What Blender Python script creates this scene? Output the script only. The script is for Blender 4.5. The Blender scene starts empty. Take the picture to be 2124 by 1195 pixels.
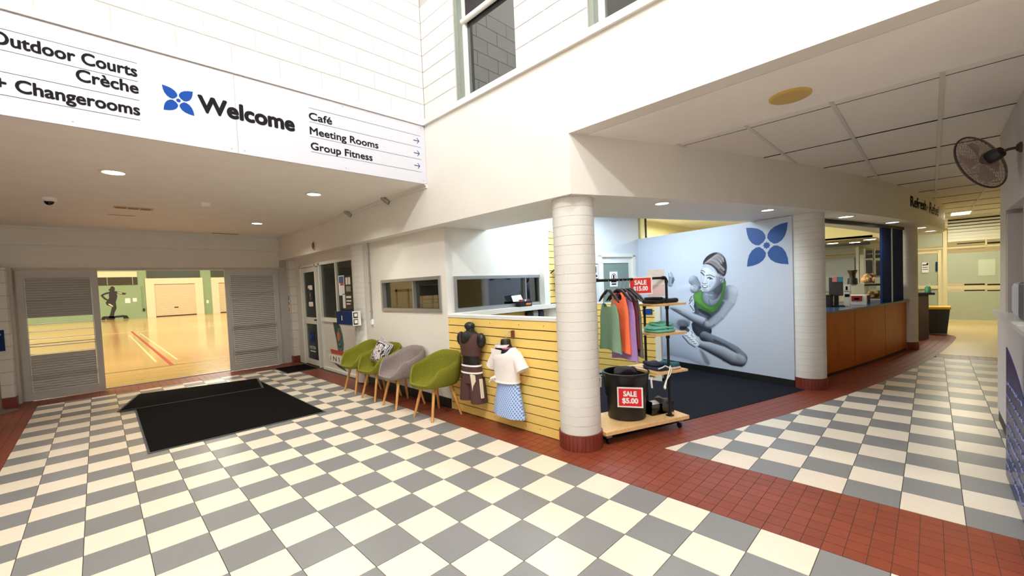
import bpy, math, random
import numpy as np
from mathutils import Vector, Matrix
random.seed(7); rng = np.random.default_rng(7)
scene = bpy.context.scene
col = scene.collection

# ------------------------------------------------------------------ camera
F_PX, CX, CY = 866.38, 1062.0, 622.0            # focal length and principal point in a 2124 x 1195 frame
CAM = np.array([0.0, 0.0, 1.584])
RC = np.array([[0.707576, -0.705361, -0.042443],  # right, down, forward of the camera in the world
               [-0.055246, 0.00466, -0.998462],
               [0.704474, 0.708833, -0.035671]])
cd = bpy.data.cameras.new('camera'); cam = bpy.data.objects.new('camera', cd); col.objects.link(cam)
cd.sensor_width = 36.0; cd.lens = F_PX / 2124 * 36.0
cd.shift_y = (CY - 597.5) / 2124
cd.clip_start = 0.05; cd.clip_end = 200
m = Matrix.Identity(4)
for k in range(3):
    m[k][0] = RC[0][k]; m[k][1] = -RC[1][k]; m[k][2] = -RC[2][k]; m[k][3] = CAM[k]
cam.matrix_world = m
scene.camera = cam

# ------------------------------------------------------------------ world, exposure
scene.view_settings.view_transform = 'Standard'
scene.view_settings.look = 'None'
scene.view_settings.exposure = 0.0
scene.view_settings.gamma = 1.0
scene.view_settings.use_curve_mapping = False
try:
    scene.cycles.use_denoising = True
    scene.cycles.max_bounces = 10
    scene.cycles.diffuse_bounces = 7
    scene.cycles.sample_clamp_indirect = 4.0
except Exception:
    pass
w = bpy.data.worlds.new('night'); scene.world = w; w.use_nodes = True
w.node_tree.nodes['Background'].inputs[0].default_value = (0.02, 0.025, 0.035, 1)
w.node_tree.nodes['Background'].inputs[1].default_value = 0.3

# ------------------------------------------------------------------ large lights of the place
def lamp(name, kind, loc, power, color=(1, 1, 1), size=0.2, size_y=None, aim=(0, 0, -1), spread=None, cone=None, blend=0.6):
    L = bpy.data.lights.new(name, kind); L.energy = power; L.color = color
    o = bpy.data.objects.new(name, L); col.objects.link(o); o.location = loc
    if kind == 'AREA':
        if size_y: L.shape = 'RECTANGLE'; L.size = size; L.size_y = size_y
        else: L.shape = 'DISK'; L.size = size
        if spread: L.spread = spread
    else:
        L.shadow_soft_size = size
    if kind == 'SPOT':
        L.spot_size = cone or 2.0; L.spot_blend = blend
    o.rotation_euler = Vector(aim).to_track_quat('-Z', 'Y').to_euler()
    return o
# two high bay lamps hung in the tall atrium
lamp('atrium_lamp_light', 'POINT', (1.40, 0.5, 6.1), 340, (1.0, 0.985, 0.97), 0.12)
lamp('atrium_lamp_light', 'POINT', (-0.90, 0.2, 6.1), 560, (1.0, 0.985, 0.97), 0.14)
lamp('atrium_lamp_light', 'POINT', (0.9, 2.9, 6.1), 70, (1.0, 0.985, 0.97), 0.12)
# sports hall high bays, over the court
for hx, hy in ((-4.5, 17), (7, 17), (-4.5, 30), (7, 30), (-4.5, 43), (7, 43)):
    lamp('hall_lamp_light', 'AREA', (hx, hy, 8.3), 1020, (1.0, 0.965, 0.85), 3.0)
# ceiling panels in the shop, hidden above the bulkhead
lamp('shop_panel_light', 'AREA', (4.75, 3.75, 2.80), 42, (0.74, 0.90, 1.0), 0.5, 0.9)
lamp('shop_panel_light', 'AREA', (5.9, 3.25, 2.80), 52, (0.74, 0.88, 1.0), 0.6, 1.2)
# cafe kitchen
lamp('cafe_panel_light', 'AREA', (9.3, 3.2, 2.82), 190, (1.0, 0.94, 0.76), 1.2, 0.6)
lamp('cafe_panel_light', 'AREA', (13.3, 2.2, 2.5), 130, (1.0, 0.96, 0.84), 1.2, 0.6)
# far end of the corridor, by the glass wall
lamp('corridor_panel_light', 'AREA', (15.35, -0.5, 2.86), 60, (1.0, 0.93, 0.72), 0.7, 0.3)
lamp('corridor_panel_light', 'AREA', (19.0, -0.6, 2.80), 90, (1.0, 0.97, 0.82), 1.6, 0.6)
# ------------------------------------------------------------------ measuring helpers
def ray(x, y):
    return RC.T @ np.array([(x - CX) / F_PX, (y - CY) / F_PX, 1.0])
def atz(x, y, h=0.0):
    d = ray(x, y); return CAM + d * ((h - CAM[2]) / d[2])
def atx(x, y, c):
    d = ray(x, y); return CAM + d * (c / d[0])
def aty(x, y, c):
    d = ray(x, y); return CAM + d * (c / d[1])
def proj(P):
    c = (np.asarray(P, float) - CAM) @ RC.T
    z = np.maximum(c[..., 2], 1e-3)
    return np.stack([CX + F_PX * c[..., 0] / z, CY + F_PX * c[..., 1] / z, c[..., 2]], -1)

class Frame:
    """a vertical surface: u along it to the viewer's right, v up, w out towards the viewer"""
    def __init__(s, O, U):
        s.O = np.array([O[0], O[1], 0.0]); U = np.array([U[0], U[1], 0.0]); s.U = U / np.linalg.norm(U)
        s.N = np.array([s.U[1], -s.U[0], 0.0]); s.V = np.array([0, 0, 1.0])
    def pt(s, u, v, w=0.0): return s.O + s.U * u + s.V * v + s.N * w
    def px(s, x, y, w=0.0):
        d = ray(x, y); O = s.O + s.N * w
        Q = CAM + d * ((s.N @ (O - CAM)) / (s.N @ d)); return float((Q - s.O) @ s.U), float(Q[2])

# ------------------------------------------------------------------ materials
def lin(c):
    return tuple(((v / 255) / 12.92 if v / 255 <= 0.04045 else ((v / 255 + 0.055) / 1.055) ** 2.4) for v in c) + (1.0,)
MATS = {}
def mat(name, rgb, rough=0.6, metal=0.0, var=0.0, scale=18.0, bump=0.0, bscale=None, emit=0.0, rand=0.0, stretch=None, spec=0.5, coat=0.0, detail=4.0, alpha=1.0):
    if name in MATS: return MATS[name]
    M = bpy.data.materials.new(name); M.use_nodes = True; nt = M.node_tree; N = nt.nodes; B = N['Principled BSDF']
    B.inputs['Base Color'].default_value = lin(rgb); B.inputs['Roughness'].default_value = rough
    B.inputs['Metallic'].default_value = metal; B.inputs['Specular IOR Level'].default_value = spec
    if coat: B.inputs['Coat Weight'].default_value = coat; B.inputs['Coat Roughness'].default_value = 0.12
    if alpha < 1: B.inputs['Alpha'].default_value = alpha
    if emit:
        B.inputs['Emission Color'].default_value = lin(rgb); B.inputs['Emission Strength'].default_value = emit
    src = None
    if var or bump:
        tc = N.new('ShaderNodeTexCoord'); mp = N.new('ShaderNodeMapping'); nt.links.new(tc.outputs['Object'], mp.inputs[0])
        if stretch: mp.inputs['Scale'].default_value = stretch
    if var:
        nz = N.new('ShaderNodeTexNoise'); nz.inputs['Scale'].default_value = scale; nz.inputs['Detail'].default_value = detail
        nt.links.new(mp.outputs[0], nz.inputs['Vector'])
        rm = N.new('ShaderNodeMapRange'); rm.inputs[1].default_value = 0.25; rm.inputs[2].default_value = 0.75
        rm.inputs[3].default_value = 1 - var; rm.inputs[4].default_value = 1 + var
        nt.links.new(nz.outputs['Fac'], rm.inputs[0])
        src = rm.outputs[0]
    if rand:
        oi = N.new('ShaderNodeObjectInfo'); r2 = N.new('ShaderNodeMapRange'); r2.inputs[3].default_value = 1 - rand; r2.inputs[4].default_value = 1 + rand
        nt.links.new(oi.outputs['Random'], r2.inputs[0])
        if src is None: src = r2.outputs[0]
        else:
            mu = N.new('ShaderNodeMath'); mu.operation = 'MULTIPLY'; nt.links.new(src, mu.inputs[0]); nt.links.new(r2.outputs[0], mu.inputs[1]); src = mu.outputs[0]
    if src is not None:
        hs = N.new('ShaderNodeVectorMath'); hs.operation = 'SCALE'; hs.inputs[0].default_value = lin(rgb)[:3]
        nt.links.new(src, hs.inputs['Scale']); nt.links.new(hs.outputs[0], B.inputs['Base Color'])
    if bump:
        bz = N.new('ShaderNodeTexNoise'); bz.inputs['Scale'].default_value = bscale or scale * 6; bz.inputs['Detail'].default_value = 3
        nt.links.new(mp.outputs[0], bz.inputs['Vector'])
        bp = N.new('ShaderNodeBump'); bp.inputs['Strength'].default_value = bump; bp.inputs['Distance'].default_value = 0.01
        nt.links.new(bz.outputs['Fac'], bp.inputs['Height']); nt.links.new(bp.outputs[0], B.inputs['Normal'])
    MATS[name] = M; return M
def glass(name, tint=(200, 210, 210), refl=0.18, rough=0.02, fres=1.0):
    if name in MATS: return MATS[name]
    M = bpy.data.materials.new(name); M.use_nodes = True; nt = M.node_tree; N = nt.nodes
    for n in list(N):
        if n.type != 'OUTPUT_MATERIAL': N.remove(n)
    out = [n for n in N if n.type == 'OUTPUT_MATERIAL'][0]
    t = N.new('ShaderNodeBsdfTransparent'); t.inputs[0].default_value = lin(tint)
    g = N.new('ShaderNodeBsdfGlossy'); g.inputs['Roughness'].default_value = rough; g.inputs[0].default_value = (0.9, 0.92, 0.95, 1)
    fr = N.new('ShaderNodeFresnel'); fr.inputs[0].default_value = 1.5
    ad = N.new('ShaderNodeMath'); ad.operation = 'MULTIPLY_ADD'; ad.inputs[1].default_value = fres; ad.inputs[2].default_value = refl; ad.use_clamp = True
    nt.links.new(fr.outputs[0], ad.inputs[0])
    mx = N.new('ShaderNodeMixShader'); nt.links.new(ad.outputs[0], mx.inputs[0]); nt.links.new(t.outputs[0], mx.inputs[1]); nt.links.new(g.outputs[0], mx.inputs[2])
    nt.links.new(mx.outputs[0], out.inputs[0]); MATS[name] = M; return M
def frosted(name, rgb, trans=0.45, emit=0.0):
    if name in MATS: return MATS[name]
    M = bpy.data.materials.new(name); M.use_nodes = True; nt = M.node_tree; N = nt.nodes
    for n in list(N):
        if n.type != 'OUTPUT_MATERIAL': N.remove(n)
    out = [n for n in N if n.type == 'OUTPUT_MATERIAL'][0]
    t = N.new('ShaderNodeBsdfTranslucent'); t.inputs[0].default_value = lin(rgb)
    d = N.new('ShaderNodeBsdfPrincipled'); d.inputs['Base Color'].default_value = lin(rgb); d.inputs['Roughness'].default_value = 0.35
    mx = N.new('ShaderNodeMixShader'); mx.inputs[0].default_value = trans
    nt.links.new(d.outputs[0], mx.inputs[1]); nt.links.new(t.outputs[0], mx.inputs[2]); nt.links.new(mx.outputs[0], out.inputs[0])
    MATS[name] = M; return M
def vcol_mat(name, rough=0.55):
    M = bpy.data.materials.new(name); M.use_nodes = True; nt = M.node_tree
    a = nt.nodes.new('ShaderNodeVertexColor'); a.layer_name = 'print'
    B = nt.nodes['Principled BSDF']; B.inputs['Roughness'].default_value = rough; B.inputs['Specular IOR Level'].default_value = 0.3
    nt.links.new(a.outputs['Color'], B.inputs['Base Color']); MATS[name] = M; return M

# ------------------------------------------------------------------ mesh and object helpers
ROOTM = {}
def props(o, label=None, cat=None, group=None, kind=None):
    if label: o['label'] = label
    if cat: o['category'] = cat
    if group: o['group'] = group
    if kind: o['kind'] = kind
    return o
def root(name, label, cat, loc=(0, 0, 0), rz=0.0, group=None):
    o = bpy.data.objects.new(name, None); col.objects.link(o); o.empty_display_size = 0.1
    o.location = [float(v) for v in loc]; o.rotation_euler = (0, 0, rz)
    ROOTM[o.name] = Matrix.Translation(Vector([float(v) for v in loc])) @ Matrix.Rotation(rz, 4, 'Z')
    return props(o, label, cat, group)
def copy_tree(o, parent=None):
    c = o.copy(); col.objects.link(c); c.parent = parent
    ROOTM[c.name] = ROOTM.get(o.name, Matrix.Identity(4))
    for ch in o.children: copy_tree(ch, c)
    return c
class MB:
    def __init__(s): s.v = []; s.f = []
    def add(s, vs, fs):
        k = len(s.v); s.v += [tuple(float(c) for c in p) for p in vs]; s.f += [tuple(i + k for i in f) for f in fs]; return s
    def box(s, x0, x1, y0, y1, z0, z1):
        x0, x1 = min(x0, x1), max(x0, x1); y0, y1 = min(y0, y1), max(y0, y1); z0, z1 = min(z0, z1), max(z0, z1)
        return s.add([(x0, y0, z0), (x1, y0, z0), (x1, y1, z0), (x0, y1, z0), (x0, y0, z1), (x1, y0, z1), (x1, y1, z1), (x0, y1, z1)],
                     [(0, 3, 2, 1), (4, 5, 6, 7), (0, 1, 5, 4), (1, 2, 6, 5), (2, 3, 7, 6), (3, 0, 4, 7)])
    def fbox(s, fr, u0, u1, v0, v1, w0, w1):
        u0, u1 = min(u0, u1), max(u0, u1); v0, v1 = min(v0, v1), max(v0, v1); w0, w1 = min(w0, w1), max(w0, w1)
        P = [fr.pt(u, v, w) for w in (w0, w1) for (u, v) in ((u0, v0), (u1, v0), (u1, v1), (u0, v1))]
        return s.add(P, [(0, 3, 2, 1), (4, 5, 6, 7), (0, 1, 5, 4), (1, 2, 6, 5), (2, 3, 7, 6), (3, 0, 4, 7)])
    def prism(s, P0, P1):
        n = len(P0)
        return s.add(list(P0) + list(P1), [tuple(range(n))[::-1], tuple(range(n, 2 * n))] + [(i, (i + 1) % n, n + (i + 1) % n, n + i) for i in range(n)])
    def fprism(s, fr, pts, w0, w1):
        a = sum(pts[i][0] * pts[(i + 1) % len(pts)][1] - pts[(i + 1) % len(pts)][0] * pts[i][1] for i in range(len(pts)))
        if a < 0: pts = pts[::-1]
        return s.prism([fr.pt(u, v, w0) for u, v in pts], [fr.pt(u, v, w1) for u, v in pts])
    def zprism(s, pts, z0, z1):
        a = sum(pts[i][0] * pts[(i + 1) % len(pts)][1] - pts[(i + 1) % len(pts)][0] * pts[i][1] for i in range(len(pts)))
        if a < 0: pts = pts[::-1]
        return s.prism([(p[0], p[1], z0) for p in pts], [(p[0], p[1], z1) for p in pts])
    def strip(s, A, Bp, z0, z1):
        """solid between two plan polylines with the same number of points"""
        n = len(A); vs = []
        for z in (z0, z1):
            for p in A: vs.append((p[0], p[1], z))
            for p in Bp: vs.append((p[0], p[1], z))
        fs = []
        for i in range(n - 1):
            fs += [(i, n + i, n + i + 1, i + 1), (2 * n + i, 2 * n + i + 1, 3 * n + i + 1, 3 * n + i),
                   (i, i + 1, 2 * n + i + 1, 2 * n + i), (n + i, 3 * n + i, 3 * n + i + 1, n + i + 1)]
        fs += [(0, 2 * n, 3 * n, n), (n - 1, 2 * n - 1, 4 * n - 1, 3 * n - 1)]
        return s.add(vs, fs)
    def loft(s, rings, cap=True, closed=True):
        n = len(rings[0]); vs = [p for r in rings for p in r]; fs = []
        for k in range(len(rings) - 1):
            for i in range(n if closed else n - 1):
                j = (i + 1) % n; fs.append((k * n + i, k * n + j, (k + 1) * n + j, (k + 1) * n + i))
        if cap: fs += [tuple(range(n))[::-1], tuple(range((len(rings) - 1) * n, len(rings) * n))]
        return s.add(vs, fs)
    def tube(s, path, r, seg=8, cap=True):
        P = [np.array(p, float) for p in path]; rr = r if isinstance(r, (list, tuple)) else [r] * len(P); rings = []
        up = None
        for i, p in enumerate(P):
            t = (P[min(i + 1, len(P) - 1)] - P[max(i - 1, 0)]); t = t / (np.linalg.norm(t) + 1e-12)
            if up is None:
                up = np.array([0, 0, 1.0]) if abs(t[2]) < 0.9 else np.array([1.0, 0, 0])
            a = np.cross(t, up); a /= np.linalg.norm(a) + 1e-12; bb = np.cross(a, t); up = bb
            rings.append([p + rr[i] * (math.cos(q) * a + math.sin(q) * bb) for q in (2 * math.pi * k / seg for k in range(seg))])
        return s.loft(rings, cap)
    def lathe(s, c, prof, seg=24, ax=None, cap=True):
        A = np.eye(3) if ax is None else axes(ax)
        rings = [[np.array(c) + A @ np.array([r * math.cos(q), r * math.sin(q), z]) for q in (2 * math.pi * k / seg for k in range(seg))] for r, z in prof]
        return s.loft(rings, cap)
    def ell(s, c, rx, ry, rz, seg=16, rows=9):
        pr = []
        rings = []
        for k in range(rows):
            a = -math.pi / 2 + math.pi * (k + 0.02) / (rows - 1 + 0.04) if False else -math.pi / 2 * 0.985 + math.pi * 0.985 * k / (rows - 1)
            rings.append([np.array(c) + np.array([rx * math.cos(a) * math.cos(q), ry * math.cos(a) * math.sin(q), rz * math.sin(a)]) for q in (2 * math.pi * i / seg for i in range(seg))])
        return s.loft(rings)
    def build(s, name, mt, parent=None, label=None, cat=None, group=None, kind=None, smooth=None, local=False, bevel=0.0, colors=None):
        V = np.array(s.v, float)
        if parent is None and not local:
            o0 = np.array([(V[:, 0].min() + V[:, 0].max()) / 2, (V[:, 1].min() + V[:, 1].max()) / 2, V[:, 2].min()])
            M = Matrix.Translation(Vector(o0)); V = V - o0
        elif parent is not None and not local:
            M = ROOTM[parent.name]; Mi = np.array(M.inverted()); V = V @ Mi[:3, :3].T + Mi[:3, 3]
        else:
            M = Matrix.Identity(4) if parent is None else ROOTM[parent.name]; o0 = np.zeros(3)
        me = bpy.data.meshes.new(name); me.from_pydata([tuple(p) for p in V], [], s.f)
        mts = mt if isinstance(mt, (list, tuple)) else [mt]
        for q in mts: me.materials.append(q)
        if colors is not None:
            ca = me.color_attributes.new('print', 'FLOAT_COLOR', 'POINT'); ca.data.foreach_set('color', np.asarray(colors, np.float32).ravel())
        me.validate(); me.update()
        if smooth is not None:
            me.polygons.foreach_set('use_smooth', [True] * len(me.polygons))
            try: me.set_sharp_from_angle(angle=math.radians(smooth))
            except Exception: pass
        o = bpy.data.objects.new(name, me); col.objects.link(o)
        if parent is None:
            if not local: o.location = o0
        else: o.parent = parent
        ROOTM[o.name] = M
        if bevel:
            b = o.modifiers.new('bevel', 'BEVEL'); b.width = bevel; b.segments = 2; b.limit_method = 'ANGLE'; b.angle_limit = 0.8
        return props(o, label, cat, group, kind)
def axes(d):
    d = np.array(d, float); d /= np.linalg.norm(d); u = np.array([0, 0, 1.0]) if abs(d[2]) < 0.9 else np.array([1.0, 0, 0])
    a = np.cross(u, d); a /= np.linalg.norm(a); return np.stack([a, np.cross(d, a), d], 1)
def S(name, mb, mt, label, **k): return mb.build(name, mt, label=label, kind='structure', **k)
_fontcache = {}
def text(fr, body, mt, parent, u0, u1, v0, cap, w=0.003, name='lettering', bold=0.0, skew=0.0, fat=0.0):
    """flat lettering on a surface: from u0 to u1, baseline v0, capital height cap"""
    cu = bpy.data.curves.new('t', 'FONT'); cu.body = body; cu.offset = bold; cu.resolution_u = 4
    ob = bpy.data.objects.new('t', cu); col.objects.link(ob)
    dg = bpy.context.evaluated_depsgraph_get(); dg.update()
    me = bpy.data.meshes.new_from_object(ob.evaluated_get(dg))
    n = len(me.vertices); V = np.zeros(n * 3); me.vertices.foreach_get('co', V); V = V.reshape(-1, 3)
    faces = [tuple(p.vertices) for p in me.polygons]
    bpy.data.objects.remove(ob); bpy.data.curves.remove(cu); bpy.data.meshes.remove(me)
    x0, x1 = V[:, 0].min(), V[:, 0].max()
    X = u0 + (V[:, 0] - x0) / (x1 - x0) * (u1 - u0); Yv = v0 + V[:, 1] / 0.69 * cap
    if skew: X = X + (Yv - v0) * skew
    mb = MB(); mb.add([fr.pt(a, b, w) for a, b in zip(X, Yv)], faces)
    if fat:
        for k in range(8):
            q = math.pi * k / 4; mb.add([fr.pt(a + fat * math.cos(q), b + fat * math.sin(q), w + 0.00012 * (k + 1)) for a, b in zip(X, Yv)], faces)
    return mb.build(name, mt, parent)
# ------------------------------------------------------------------ palette
WHITE = mat('white paint', (226, 223, 216), 0.55, var=0.025, scale=2.5, bump=0.05, bscale=60)
BLOCK = mat('white painted block', (220, 218, 213), 0.6, var=0.03, scale=6, bump=0.25, bscale=90, rand=0.02)
JOINT = mat('painted mortar joint', (178, 176, 172), 0.8)
CEIL = mat('ceiling paint', (240, 238, 233), 0.7, var=0.03, scale=3)
PANEL = mat('ceiling panel', (228, 225, 220), 0.85, var=0.05, scale=120, bump=0.15, bscale=300, rand=0.03)
TBAR = mat('ceiling grid bar', (205, 203, 198), 0.45)
GREYP = mat('grey enamel door', (186, 185, 183), 0.5, var=0.03, scale=8)
GROUT = mat('dark grout', (74, 66, 58), 0.9, var=0.1, scale=40)
CREAM = mat('cream floor tile', (231, 218, 199), 0.33, var=0.03, scale=25, rand=0.025, bump=0.02)
GREY = mat('grey floor tile', (127, 127, 127), 0.35, var=0.05, scale=60, rand=0.03, bump=0.02)
RED = mat('red quarry tile', (126, 57, 36), 0.4, var=0.09, scale=16, rand=0.10, bump=0.05)
REDP = mat('red plinth tile', (118, 50, 38), 0.35, var=0.08, scale=20, rand=0.08)
CARPET = mat('charcoal carpet', (32, 33, 40), 0.98, var=0.25, scale=260, bump=0.5, bscale=400, spec=0.1)
BLACK = mat('black plastic', (20, 20, 21), 0.5, var=0.05, scale=30)
BLACKM = mat('black metal pipe', (22, 22, 24), 0.42, metal=0.3)
ALU = mat('silver aluminium', (168, 170, 170), 0.35, metal=0.7)
WFRAME = mat('white aluminium frame', (228, 228, 222), 0.4)
DARK = mat('dark void', (22, 22, 22), 0.9)
INK = mat('dark charcoal lettering', (26, 24, 29), 0.8, spec=0.1)
BLUE = mat('royal blue print', (14, 66, 146), 0.7, spec=0.15)
NAVY = mat('navy board', (30, 50, 98), 0.85, var=0.05, scale=10, spec=0.15)
SLAT = mat('yellow timber slat', (242, 208, 118), 0.5, var=0.045, scale=7, stretch=(3, 1, 12), rand=0.03)
SLATJ = mat('slat groove', (30, 22, 12), 0.9)
WOOD = mat('oak leg', (205, 150, 84), 0.5, var=0.12, scale=9, stretch=(6, 6, 0.6))
PINE = mat('pine plywood', (226, 186, 130), 0.5, var=0.12, scale=7, stretch=(1.5, 9, 9))
PAPER = mat('white paper', (240, 239, 236), 0.7)
SRED = mat('sale red print', (214, 24, 36), 0.45)
SIGNW = mat('white sign board', (200, 202, 212), 0.35, var=0.01, scale=3)
LAMP = mat('lit lamp diffuser', (255, 246, 224), 0.4, emit=9.0)
LAMPC = mat('lit cool lamp diffuser', (245, 248, 255), 0.4, emit=9.0)
GLASSD = glass('dark window glass', (186, 192, 188), 0.14)
GLASSC = glass('clear glass', (225, 232, 228), 0.04)

TS = 0.3; GX, GY = 1.3542, 2.2572                 # floor tile size and the grid's corner
XB0, XB1 = GX + 5 * TS, 3.678                      # red cross band
def checker_edge(x): return -2.1e-4 * x ** 3 + 2.0973e-2 * x ** 2 - 0.528863 * x + 3.442792
def carpet_edge(x): return 0.017063 * x * x - 0.521671 * x + 3.946878
def counter_edge(x): return 0.012174 * x * x - 0.455538 * x + 3.893186
def fascia_edge(x): return -3.19e-4 * x ** 3 + 2.4594e-2 * x ** 2 - 0.5703 * x + 3.765
def light_edge(x): return 3.5e-5 * x ** 3 + 1.5754e-2 * x ** 2 - 0.504628 * x + 3.8247

# ------------------------------------------------------------------ floor
floor = S('floor', MB().box(-5.2, 17.6, -5.2, 10.9, -0.12, -0.004), GROUT, 'checkered cream and grey tiled floor with red quarry tile bands')
def clip(poly, a, b, c):
    """keep the part of a plan polygon with a*x + b*y <= c"""
    out = []
    for i in range(len(poly)):
        p, q = poly[i], poly[(i + 1) % len(poly)]; dp = a * p[0] + b * p[1] - c; dq = a * q[0] + b * q[1] - c
        if dp <= 0: out.append(p)
        if (dp < 0) != (dq < 0) and dp != dq:
            t = dp / (dp - dq); out.append((p[0] + t * (q[0] - p[0]), p[1] + t * (q[1] - p[1])))
    return out
def view_area(poly):
    P = proj(np.array([(p[0], p[1], 0.0) for p in poly]))
    if (P[:, 2] < 0.3).any(): return 0.0
    x, y = P[:, 0], P[:, 1]
    if x.max() < 0 or x.min() > 2124 or y.max() < 0 or y.min() > 1195: return 0.0
    x = np.clip(x, 0, 2124); y = np.clip(y, 0, 1195)
    return 0.5 * abs(float(np.dot(x, np.roll(y, 1)) - np.dot(y, np.roll(x, 1))))
def shrink(poly, g):
    cx = sum(p[0] for p in poly) / len(poly); cy = sum(p[1] for p in poly) / len(poly)
    out = []
    for p in poly:
        d = math.hypot(p[0] - cx, p[1] - cy); k = max(0.0, 1 - g * 1.414 / max(d, 1e-6)); out.append((cx + (p[0] - cx) * k, cy + (p[1] - cy) * k))
    return out
cells = []
for i in range(-7, 5):
    for j in range(-24, 26):
        sq = [(GX + (i + a) * TS, GY + (j + b) * TS) for a, b in ((0, 0), (1, 0), (1, 1), (0, 1))]
        full = True
        if sq[2][1] > 9.91: sq = clip(sq, 0, 1, 9.91); full = False
        if len(sq) > 2: cells.append((sq, (i + j) % 2 == 0, full))
for i in range(0, 23):
    for j in range(-20, 0):
        x0 = XB1 + i * TS; sq = [(x0 + a * TS, GY + (j + b) * TS) for a, b in ((0, 0), (1, 0), (1, 1), (0, 1))]; full = True
        if x0 + TS > 10.33: sq = clip(sq, 1, 0, 10.33); full = False
        xa, xb = x0, x0 + TS; ya, yb = checker_edge(xa), checker_edge(xb)
        if any(p[1] > checker_edge(p[0]) for p in sq):
            full = False; sl = (yb - ya) / TS; sq = clip(sq, -sl, 1, ya - sl * xa)
        if len(sq) > 2: cells.append((sq, (i + j) % 2 == 0, full))
def solid(poly, mb, z1=0.0, z0=-0.008):
    n = len(poly)
    mb.add([(p[0], p[1], z0) for p in poly] + [(p[0], p[1], z1) for p in poly], [tuple(range(n, 2 * n))] + [(i, (i + 1) % n, n + (i + 1) % n, n + i) for i in range(n)])
def lay(cells, part, mats, gap, rest_names, shared_size):
    order = sorted(range(len(cells)), key=lambda k: -view_area(cells[k][0]))
    top = [k for k in order[:300] if view_area(cells[k][0]) > 12]
    share = {}
    rest = [MB() for _ in mats]
    for k, (poly, kind, full) in enumerate(cells):
        kk = 0 if kind else len(mats) - 1
        if k not in set_top(top):
            solid(shrink(poly, gap), rest[kk]); continue
        if full:
            if kk not in share:
                mb = MB(); h = shared_size / 2 - gap; solid([(-h, -h), (h, -h), (h, h), (-h, h)], mb)
                o = mb.build(part, mats[kk], floor, local=True); share[kk] = o.data
            else:
                o = bpy.data.objects.new(part, share[kk]); col.objects.link(o); o.parent = floor
            cx = sum(p[0] for p in poly) / 4; cy = sum(p[1] for p in poly) / 4
            inv = ROOTM[floor.name].inverted() @ Vector((cx, cy, 0)); o.location = inv
        else:
            mb = MB(); solid(shrink(poly, gap), mb); mb.build(part, mats[kk], floor)
    for mb, nm, mt in zip(rest, rest_names, mats):
        if mb.v: mb.build(nm, mt, floor, kind='stuff')
_tops = {}
def set_top(t):
    k = id(t)
    if k not in _tops: _tops[k] = set(t)
    return _tops[k]
lay(cells, 'floor_tile', [CREAM, GREY], 0.0022, ['cream_tiling', 'grey_tiling'], TS)
red = []
def redgrid(x0, x1, y0, y1, test=None):
    q = TS / 3; nx = int(round((x1 - x0) / q)) or 1; ny = int(round((y1 - y0) / q)) or 1
    for a in range(nx):
        for b in range(ny):
            xa, ya = x0 + a * (x1 - x0) / nx, y0 + b * (y1 - y0) / ny; dx, dy = (x1 - x0) / nx, (y1 - y0) / ny
            if test and not test(xa + dx / 2, ya + dy / 2): continue
            red.append(([(xa, ya), (xa + dx, ya), (xa + dx, ya + dy), (xa, ya + dy)], True, False))
redgrid(XB0, XB1, GY - 24 * TS, GY, None)
redgrid(XB0, XB1, GY, GY + 0.1)
redgrid(XB0, 3.22, GY + 0.1, 10.6)
redgrid(-0.746, XB0, 9.91, 10.62)
redgrid(-2.2, -0.746, GY - 24 * TS, 10.62)
redgrid(10.33, 10.75, -4.2, -0.05)
for a_ in range(3):
    for b_ in range(8):
        x0, y0 = XB1 + a_ * .1, 1.66 + b_ * .1; P_ = [(x0, y0), (x0 + .1, y0), (x0 + .1, y0 + .1), (x0, y0 + .1)]
        P_ = clip(P_, .93, -.363, .93 * 3.70 - .363 * checker_edge(3.70)); P_ = clip(P_, .363, -.93, .363 * 3.70 - .93 * checker_edge(3.70)) if P_ else P_
        if len(P_) > 2 and y0 < 2.3: red.append((P_, True, False))
xs = 3.70; t_pts = []
while xs < 13.9:                                     # curved band beside the shop and the cafe counter
    sl = (checker_edge(xs + 0.01) - checker_edge(xs - 0.01)) / 0.02; t_pts.append((xs, sl)); xs += 0.1 / math.hypot(1, sl)
for (xa, sa), (xb, sb) in zip(t_pts[:-1], t_pts[1:]):
    na = np.array([-sa, 1]) / math.hypot(1, sa); nb = np.array([-sb, 1]) / math.hypot(1, sb)
    A = np.array([xa, checker_edge(xa)]); Bq = np.array([xb, checker_edge(xb)])
    for k in range(9):
        poly = [tuple(A + na * 0.1 * k), tuple(Bq + nb * 0.1 * k), tuple(Bq + nb * 0.1 * (k + 1)), tuple(A + na * 0.1 * (k + 1))]
        if xa < 6.7 and min(p[1] for p in poly) > carpet_edge(xa) + 0.02: continue
        if xa >= 6.7 and min(p[1] for p in poly) > counter_edge(xa) + 0.5: continue
        if poly[0][0] < XB1: continue
        red.append((poly, True, False))
lay(red, 'paver', [RED], 0.0016, ['red_paving'], 0.1)

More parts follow.
